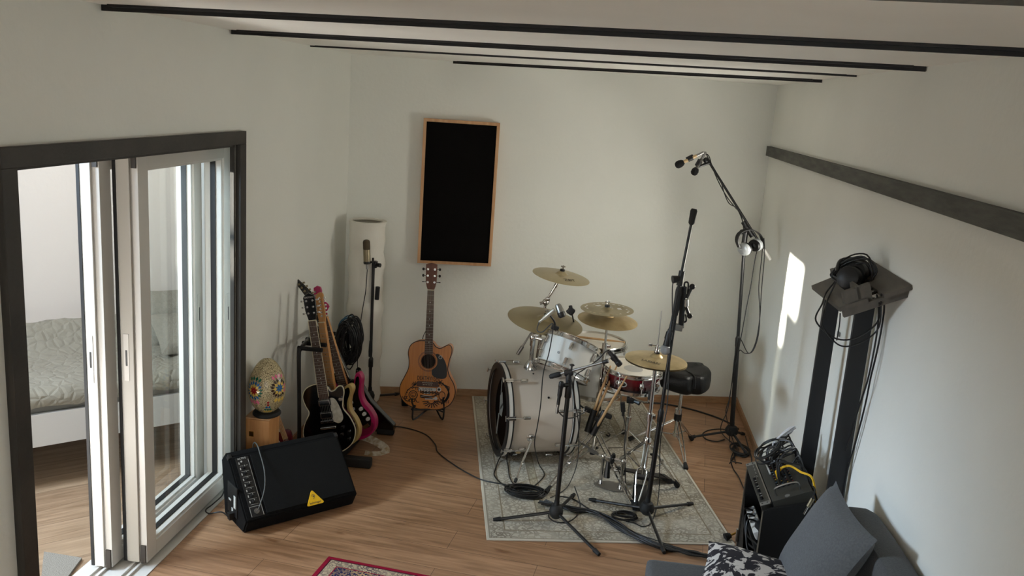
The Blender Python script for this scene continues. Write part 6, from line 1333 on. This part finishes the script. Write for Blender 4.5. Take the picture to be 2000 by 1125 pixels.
# ------------------------------------------------------------------ rack case with mixers
RX0, RX1, RY0, RY1 = .84, 1.055, 3.782, 4.268
rk2 = thing('rack_case', 'open black plywood rack case by the right wall with a mixer on top', 'rack', ((RX0+RX1)/2, 4.02, 0))
def side(y0, y1): 
    b = B(); A_ = [(RX0, 0), (RX1, 0), (RX1, .60), (RX0+.03, .545), (RX0, .53)]
    b.hexa([(x, y0, z) for x, z in A_], [(x, y1, z) for x, z in A_]); return b.build('side_panel', rackb_m, rk2, smooth=False)
side(RY0-.016, RY0); side(RY1, RY1+.016)
b = B(); b.bx(RX1-.014, RX1, RY0, RY1, 0, .55); b.build('back_panel', rackb_m, rk2, smooth=False)
b = B(); b.bx(RX0+.01, RX1-.014, RY0, RY1, .0, .016); b.build('bottom_panel', rackb_m, rk2, smooth=False)
b = B(); b.bx(RX0+.02, RX1-.014, RY0, RY1, .24, .255); b.build('middle_shelf', rackb_m, rk2, smooth=False)
for y in (RY0, RY1):
    b = B(); b.bx(RX0-.001, RX0+.006, y-.014, y+.014, .02, .52) if y == RY0 else b.bx(RX0-.001, RX0+.004, y, y+.015, .02, .52); b.build('edge_strip', mat('worn wood edge', (74, 66, 54), .7), rk2, smooth=False)
b = B(); b.box((RX0-.004, RY1+.008, .14), (.012, .02, .07), None, .003); b.build('handle', steel_m, rk2)
# mixer: tilted top, local x along the case (near -> far), y up the slope
sl_a = V((RX0-.012, RY0+.005, .545)); sl_b = V((RX1-.005, RY0+.005, .645)); sy = (sl_b-sl_a).normalized(); sz = V((-sy.z, 0, sy.x))
XM = M(((0, sy.x, sz.x, sl_a.x), (1, sy.y, sz.y, sl_a.y), (0, sy.z, sz.z, sl_a.z), (0, 0, 0, 1)))
WMX, HMX = RY1-RY0-.01, (sl_b-sl_a).length
hrk = thing('rack_effects_unit', 'one-unit rack processor with a row of knobs on the case front edge', 'audio processor', XM @ V((WMX/2, .02, 0)))
b = B(XM); b.bx(.03, WMX-.03, 0, .046, -.06, .002, .002); b.build('front_plate', racks_m, hrk)
for x0, x1 in ((0, .03), (WMX-.03, WMX)):
    b = B(XM); b.bx(x0, x1, 0, .046, -.002, .0025, .001); b.mi = 1
    for y in (.011, .035): b.cyl(((x0+x1)/2, y, .001), ((x0+x1)/2, y, .004), .004, seg=10)
    b.build('rack_ear', [grey_m, black_m], hrk, smooth=False)
for i, x in enumerate((.06, .085, .14, .165, .205, .23, .27)):
    b = B(XM); b.cyl((x, .016+.0*i, .002), (x, .016, .018), .0085, .007, 12); b.mi = 1; b.bx(x-.001, x+.001, .016, .023, .0175, .0188); b.build('knob', [black_m, whiteprint_m], hrk)
for i in range(12):
    b = B(XM); x = .28+i*.013; b.bx(x, x+.008, .03, .036, .002, .004, .001); b.build('button', grey_m if i % 3 else black_m, hrk)
b = B(XM); b.bx(0.005, WMX-.005, .046, .052, -.004, .004); b.build('metal_edge', steel_m, hrk, smooth=False)
mx = thing('mixing_desk', 'dark grey mixing desk on the rack case buried under black cables', 'mixing desk', XM @ V((WMX/2, HMX*.6, 0)))
b = B(XM); b.bx(.004, WMX-.004, .056, HMX, -.05, .004, .003); b.build('desk_panel', racks_m, mx)
b = B(XM); b.bx(.28, WMX-.01, .092, .10, .003, .012); b.build('label_strip', whiteprint_m, mx, smooth=False)
for i in range(12):
    for j in range(4):
        b = B(XM); x = .12+i*.028; y = .105+j*.024; b.cyl((x, y, .003), (x, y, .02), .0075, .006, 10); b.mi = 1; b.bx(x-.001, x+.001, y, y+.006, .0195, .021); b.build('knob', [black_m, (whiteprint_m, mat('blue cap', (60, 130, 170)), yellow_m, mat('red cap', (150, 40, 36)))[(i+j) % 4]], mx)
b = B(XM); b.curve([(.05, .085, .004), (.05, .085, .035), (.05, .11, .045), (.05, .17, .045), (.05, .195, .035), (.05, .195, .004)], .0045, 8); b.build('carry_handle', steel_m, mx)
b = B(XM); b.cyl((.02, .13, .003), (.02, .13, .006), .012, seg=16); b.build('round_logo', grey_m, mx, smooth=False)
rg = random.Random(8)
for k in range(14):
    x0 = .13+k*.024; y0 = .11+rg.uniform(0, .05)
    P = [XM @ V((x0, y0, .012)), XM @ V((x0, y0, .055)), XM @ V((x0+.01, y0+.02, .085+rg.uniform(0, .03))), XM @ V((x0+rg.uniform(-.03, .05), y0+.07, .09+rg.uniform(-.02, .04))), XM @ V((x0+rg.uniform(-.05, .04), HMX+.005, .07+rg.uniform(-.02, .03))), V((RX1+.03+rg.uniform(-.008, .012), 3.80+k*.03+rg.uniform(-.05, .05), .50)), V((RX1+.025+rg.uniform(0, .02), 3.85+k*.024, .25))]
    if abs(P[-2].y-4.12) < .035 or abs(P[-2].y-3.77) < .035: P[-2].y += .07
    if abs(P[-1].y-4.12) < .035 or abs(P[-1].y-3.77) < .035: P[-1].y += .07
    cable('patch_cable', 'black patch cable plugged into the mixing desk and arching over its back', P, .0042, group='patch cables on the mixing desk')
coil('coiled_cable', 'coil of black patch cable lying on the far end of the mixing desk', XM @ V((.36, .13, .08)), (0, 1, 0), XM.to_3x3() @ V((0, 1, .3)), .085, .065, 7, .0042, cable_m, .2, thick=.05, seed=14)
coil('coiled_cable', 'bundled white cable coil on top of the black cables at the rack', XM @ V((.45, HMX-.01, .105)), (.8, .5, .5), (.3, .2, .5), .055, .024, 8, .0026, whitecable_m, .2, thick=.03, seed=15)
cable('usb_cable', 'white cable hanging from the white coil down to the mixing desk', [XM @ V((.445, HMX-.03, .11)), XM @ V((.425, .17, .10)), XM @ V((.40, .15, .075)), XM @ V((.375, .14, .05)), XM @ V((.362, .135, .02))], .004, whitecable_m)
cable('patch_cable', 'yellow jack cable arching across the mixing desk', [XM @ V((.20, .125, .014)), XM @ V((.195, .13, .05)), XM @ V((.19, .145, .062)), XM @ V((.16, .19, .075)), XM @ V((.10, .225, .06)), XM @ V((.055, HMX+.02, .03)), V((RX1+.04, 3.85, .53))], .0055, yellowcable_m)
b = B(XM); b.tube([(.20, .125, .01), (.20, .125, .05)], .008, 8); b.tube([(.20, .125, .045), (.19, .15, .062)], .0085, 8); b.build('jack_plug', yellow_m, bpy.data.objects['patch_cable.014'] if 'patch_cable.014' in bpy.data.objects else None)
cable('patch_cable', 'thin grey cable stretched across the mixing desk', [XM @ V((.44, .07, .02)), XM @ V((.42, .1, .06)), XM @ V((.36, .14, .085)), XM @ V((.30, .2, .10)), XM @ V((.25, HMX+.01, .09)), V((RX1+.035, 3.98, .5))], .003, mat('grey cable', (110, 108, 100), .5))
p0, p1 = aty(1587, 974, 3.70), aty(1570, 1004, 3.70)
jp = B(); jp.tube([p0, p0*.5+p1*.5], .0085, 10); jp.mi = 1; jp.tube([p0*.5+p1*.5, p1], .0042, 8); jp.build('jack_plug', [champ_m, chrome_m], label='loose metal jack plug hanging over the near side of the rack case', cat='plug')
cable('patch_cable', 'black cable ending in the loose jack plug over the rack side', [p0, p0+V((.012, .03, .03)), V((RX1-.01, 3.79, .665)), V((RX1+.03, 3.82, .58)), V((RX1+.04, 3.84, .45))], .004)
# inside: power strip, clutter
ps = thing('power_strip', 'white multi-socket power strip in the upper bay of the rack case', 'power strip', (RX0+.05, 4.13, .26))
b = B(); b.box((RX0+.045, 4.12, .30), (.05, .27, .045), (0, -.5, 0), .008); b.build('body', pearlw_m, ps)
for i in range(3):
    b = B(); c_ = V((RX0+.045, 4.22-i*.062, .30)); nrm_ = V((-.5, 0, .88)); X = axis(c_+nrm_*.0228, nrm_); b.lathe([(0, .0005), (.0185, .0005), (.02, .0015), (0.0215, .0005)], X, 20); b.build('socket', grey_m, ps)
for i in range(3):
    cable('power_cable', ('black power lead crossing the open bay of the rack case, top', 'black power lead crossing the open bay of the rack case, middle', 'black power lead crossing the open bay of the rack case, lowest')[i], [V((RX0+.04, 4.19-i*.06, .33)), V((RX0-.01, 4.16-i*.06, .34)), V((RX0-.005, 4.05-i*.03, .27-i*.02)), V((RX0+.03, 3.95, .24-i*.03+.03)), V((RX0+.08, 3.85, .27))], .005)
b = B(); b.box((RX0+.09, 3.98, .30), (.10, .18, .085), (.1, 0, .2), .02); b.build('pouch', foam_m, label='black pouch stuffed in the upper bay of the rack case', cat='pouch')
b = B(); b.box((RX0+.05, 4.02, .07), (.045, .06, .08), (0, 0, .3), .01); b.build('plug_adapter', mat('blue plastic', (20, 80, 200), .4), label='small blue plug in the lower bay of the rack case', cat='plug')
b = B(); b.box((RX0+.06, 3.88, .13), (.06, .05, .05), (0, 0, .3), .01); b.build('effects_pedal', mat('red brown plastic', (110, 40, 30), .5), label='small red-brown box in the lower bay of the rack case', cat='box')
b = B(); b.hexa([(RX0+.004, 4.255, .02), (RX0+.006, 4.265, .02), (RX0+.003, 4.05, .02), (RX0+.001, 4.04, .02)], [(RX0+.004, 4.262, .38), (RX0+.006, 4.266, .38), (RX0+.004, 4.255, .38), (RX0+.002, 4.25, .38)]); b.build('divider', rackb_m, rk2, smooth=False)
# ------------------------------------------------------------------ sofa and cushions
sof = thing('sofa', 'dark grey fabric corner sofa along the right wall', 'sofa', (.75, 2.6, 0))
def soft(x0, x1, y0, y1, z0, z1, bev, seg=3):
    b = B(); t = bmesh.new(); bmesh.ops.create_cube(t, size=1); bmesh.ops.scale(t, vec=V((x1-x0, y1-y0, z1-z0)), verts=t.verts); bmesh.ops.bevel(t, geom=t.edges[:]+t.verts[:], offset=bev, segments=seg, profile=.6, affect='EDGES')
    c = V(((x0+x1)/2, (y0+y1)/2, (z0+z1)/2)); mp = {q: b.v(q.co+c) for q in t.verts}
    for f_ in t.faces: b.f([mp[w] for w in f_.verts])
    t.free(); b.bev = True; return b
soft(.31, 1.18, 1.3, 3.415, .06, .26, .02).build('base', sofa_m, sof)
soft(.305, 1.085, 1.3, 3.425, .255, .42, .03).build('seat_cushion', sofa_m, sof)
soft(1.09, 1.188, 1.3, 3.425, .26, .60, .03).build('back_frame', sofa_m, sof)
for y in (1.4, 3.33):
    for x in (.36, 1.12): b = B(); b.bx(x-.025, x+.025, y-.025, y+.025, 0, .062, .004); b.build('leg', black_m, sof)
b = B(M(((0, 1, 0, 0), (1, 0, 0, 0), (0, 0, 1, 0), (0, 0, 0, 1)))); ol = outline([(2.42, .43), (2.40, .62), (2.43, .79), (2.8, .815), (3.2, .81), (3.36, .785), (3.45, .715), (3.475, .6), (3.46, .43), (3.0, .425)], 4); b.prism(ol, 1.055, 1.18, .035); b.build('back_cushion', sofa_m, sof)
P4 = [V((1.025, 3.345, .85)), V((1.045, 2.865, .855)), V((.88, 2.94, .515)), V((.86, 3.42, .51))]
cx = sum(P4, V())/4; ux = ((P4[1]-P4[0])+(P4[2]-P4[3])).normalized(); vx = ((P4[0]-P4[3])+(P4[1]-P4[2])); vx = (vx-ux*vx.dot(ux)).normalized(); wx = ux.cross(vx)
B().pillow(.50, .43, .15, M(((ux.x, vx.x, wx.x, cx.x-.01), (ux.y, vx.y, wx.y, cx.y), (ux.z, vx.z, wx.z, cx.z), (0, 0, 0, 1))), 18, .10).build('throw_cushion', sofa2_m, label='plain dark grey square cushion leaning on the sofa back', cat='cushion')
B().pillow(.46, .42, .15, M.Translation(V((.725, 3.17, .485))) @ Euler((.12, .08, -.25)).to_matrix().to_4x4(), 18, .08).build('throw_cushion', leo_m, label='black and white printed cushion lying on the sofa seat', cat='cushion')
# ------------------------------------------------------------------ light
def lamp(name, kind, energy, color, mtx, **kw):
    d = bpy.data.lights.new(name, kind); d.energy = energy; d.color = color
    for k, v in kw.items(): setattr(d, k, v)
    o = bpy.data.objects.new(name, d); col.objects.link(o); o.matrix_world = mtx; return o
def aim(p, d):                                          # lamp matrix: -Z looks along d
    return axis(p, -V(d), (0, 0, 1)) if abs(V(d).normalized().z) < .95 else axis(p, -V(d), (0, 1, 0))
lamp('sun', 'SUN', 45, (1, .95, .87), aim((-8, 0, 4), SUN), angle=math.radians(.9))
lamp('bedroom_fill', 'AREA', 36, (1, .97, .93), aim((-3.3, 3.5, 3.0), (0, .25, -1)), shape='RECTANGLE', size=2.0, size_y=2.0)  # added lamp under the ceiling to brighten the bedroom, no roof window
lamp('bedroom_door_fill', 'AREA', 215, (.64, .81, 1), aim((-4.1, 2.6, 2.3), (1, .0, -.28)), shape='RECTANGLE', size=.9, size_y=.6)  # added lamp inside the bedroom, throws cool daylight through the door
lamp('sun_patch_bounce', 'AREA', 10.5, (1, .96, .88), aim((XR-.006, 5.43, 1.34), (-1, 0, 0)), shape='RECTANGLE', size=.42, size_y=.38)  # added lamp on the wall, glows as the sun patch and its bounce
lamp('ceiling_fill', 'AREA', 38, (1, .98, .94), aim((-2.75, 2.25, .2), (.8, .4, .65)), shape='RECTANGLE', size=.9, size_y=.7)  # added lamp out of sight, lifts the ceiling like light off the floor
lamp('rear_fill', 'AREA', 20, (.84, .92, 1), aim((-.3, YF+.02, 1.5), (0, 1, 0)), shape='RECTANGLE', size=1.8, size_y=1.2)  # added fill lamp behind the viewer, no known window there
wd = bpy.data.worlds.new('world'); sc.world = wd; wd.use_nodes = True
wd.node_tree.nodes['Background'].inputs[0].default_value = (.75, .85, 1, 1); wd.node_tree.nodes['Background'].inputs[1].default_value = .8
sc.view_settings.view_transform = 'Standard'
sc.view_settings.look = 'None'
sc.view_settings.exposure = -.07
sc.cycles.max_bounces = 10; sc.cycles.diffuse_bounces = 6; sc.cycles.transparent_max_bounces = 16
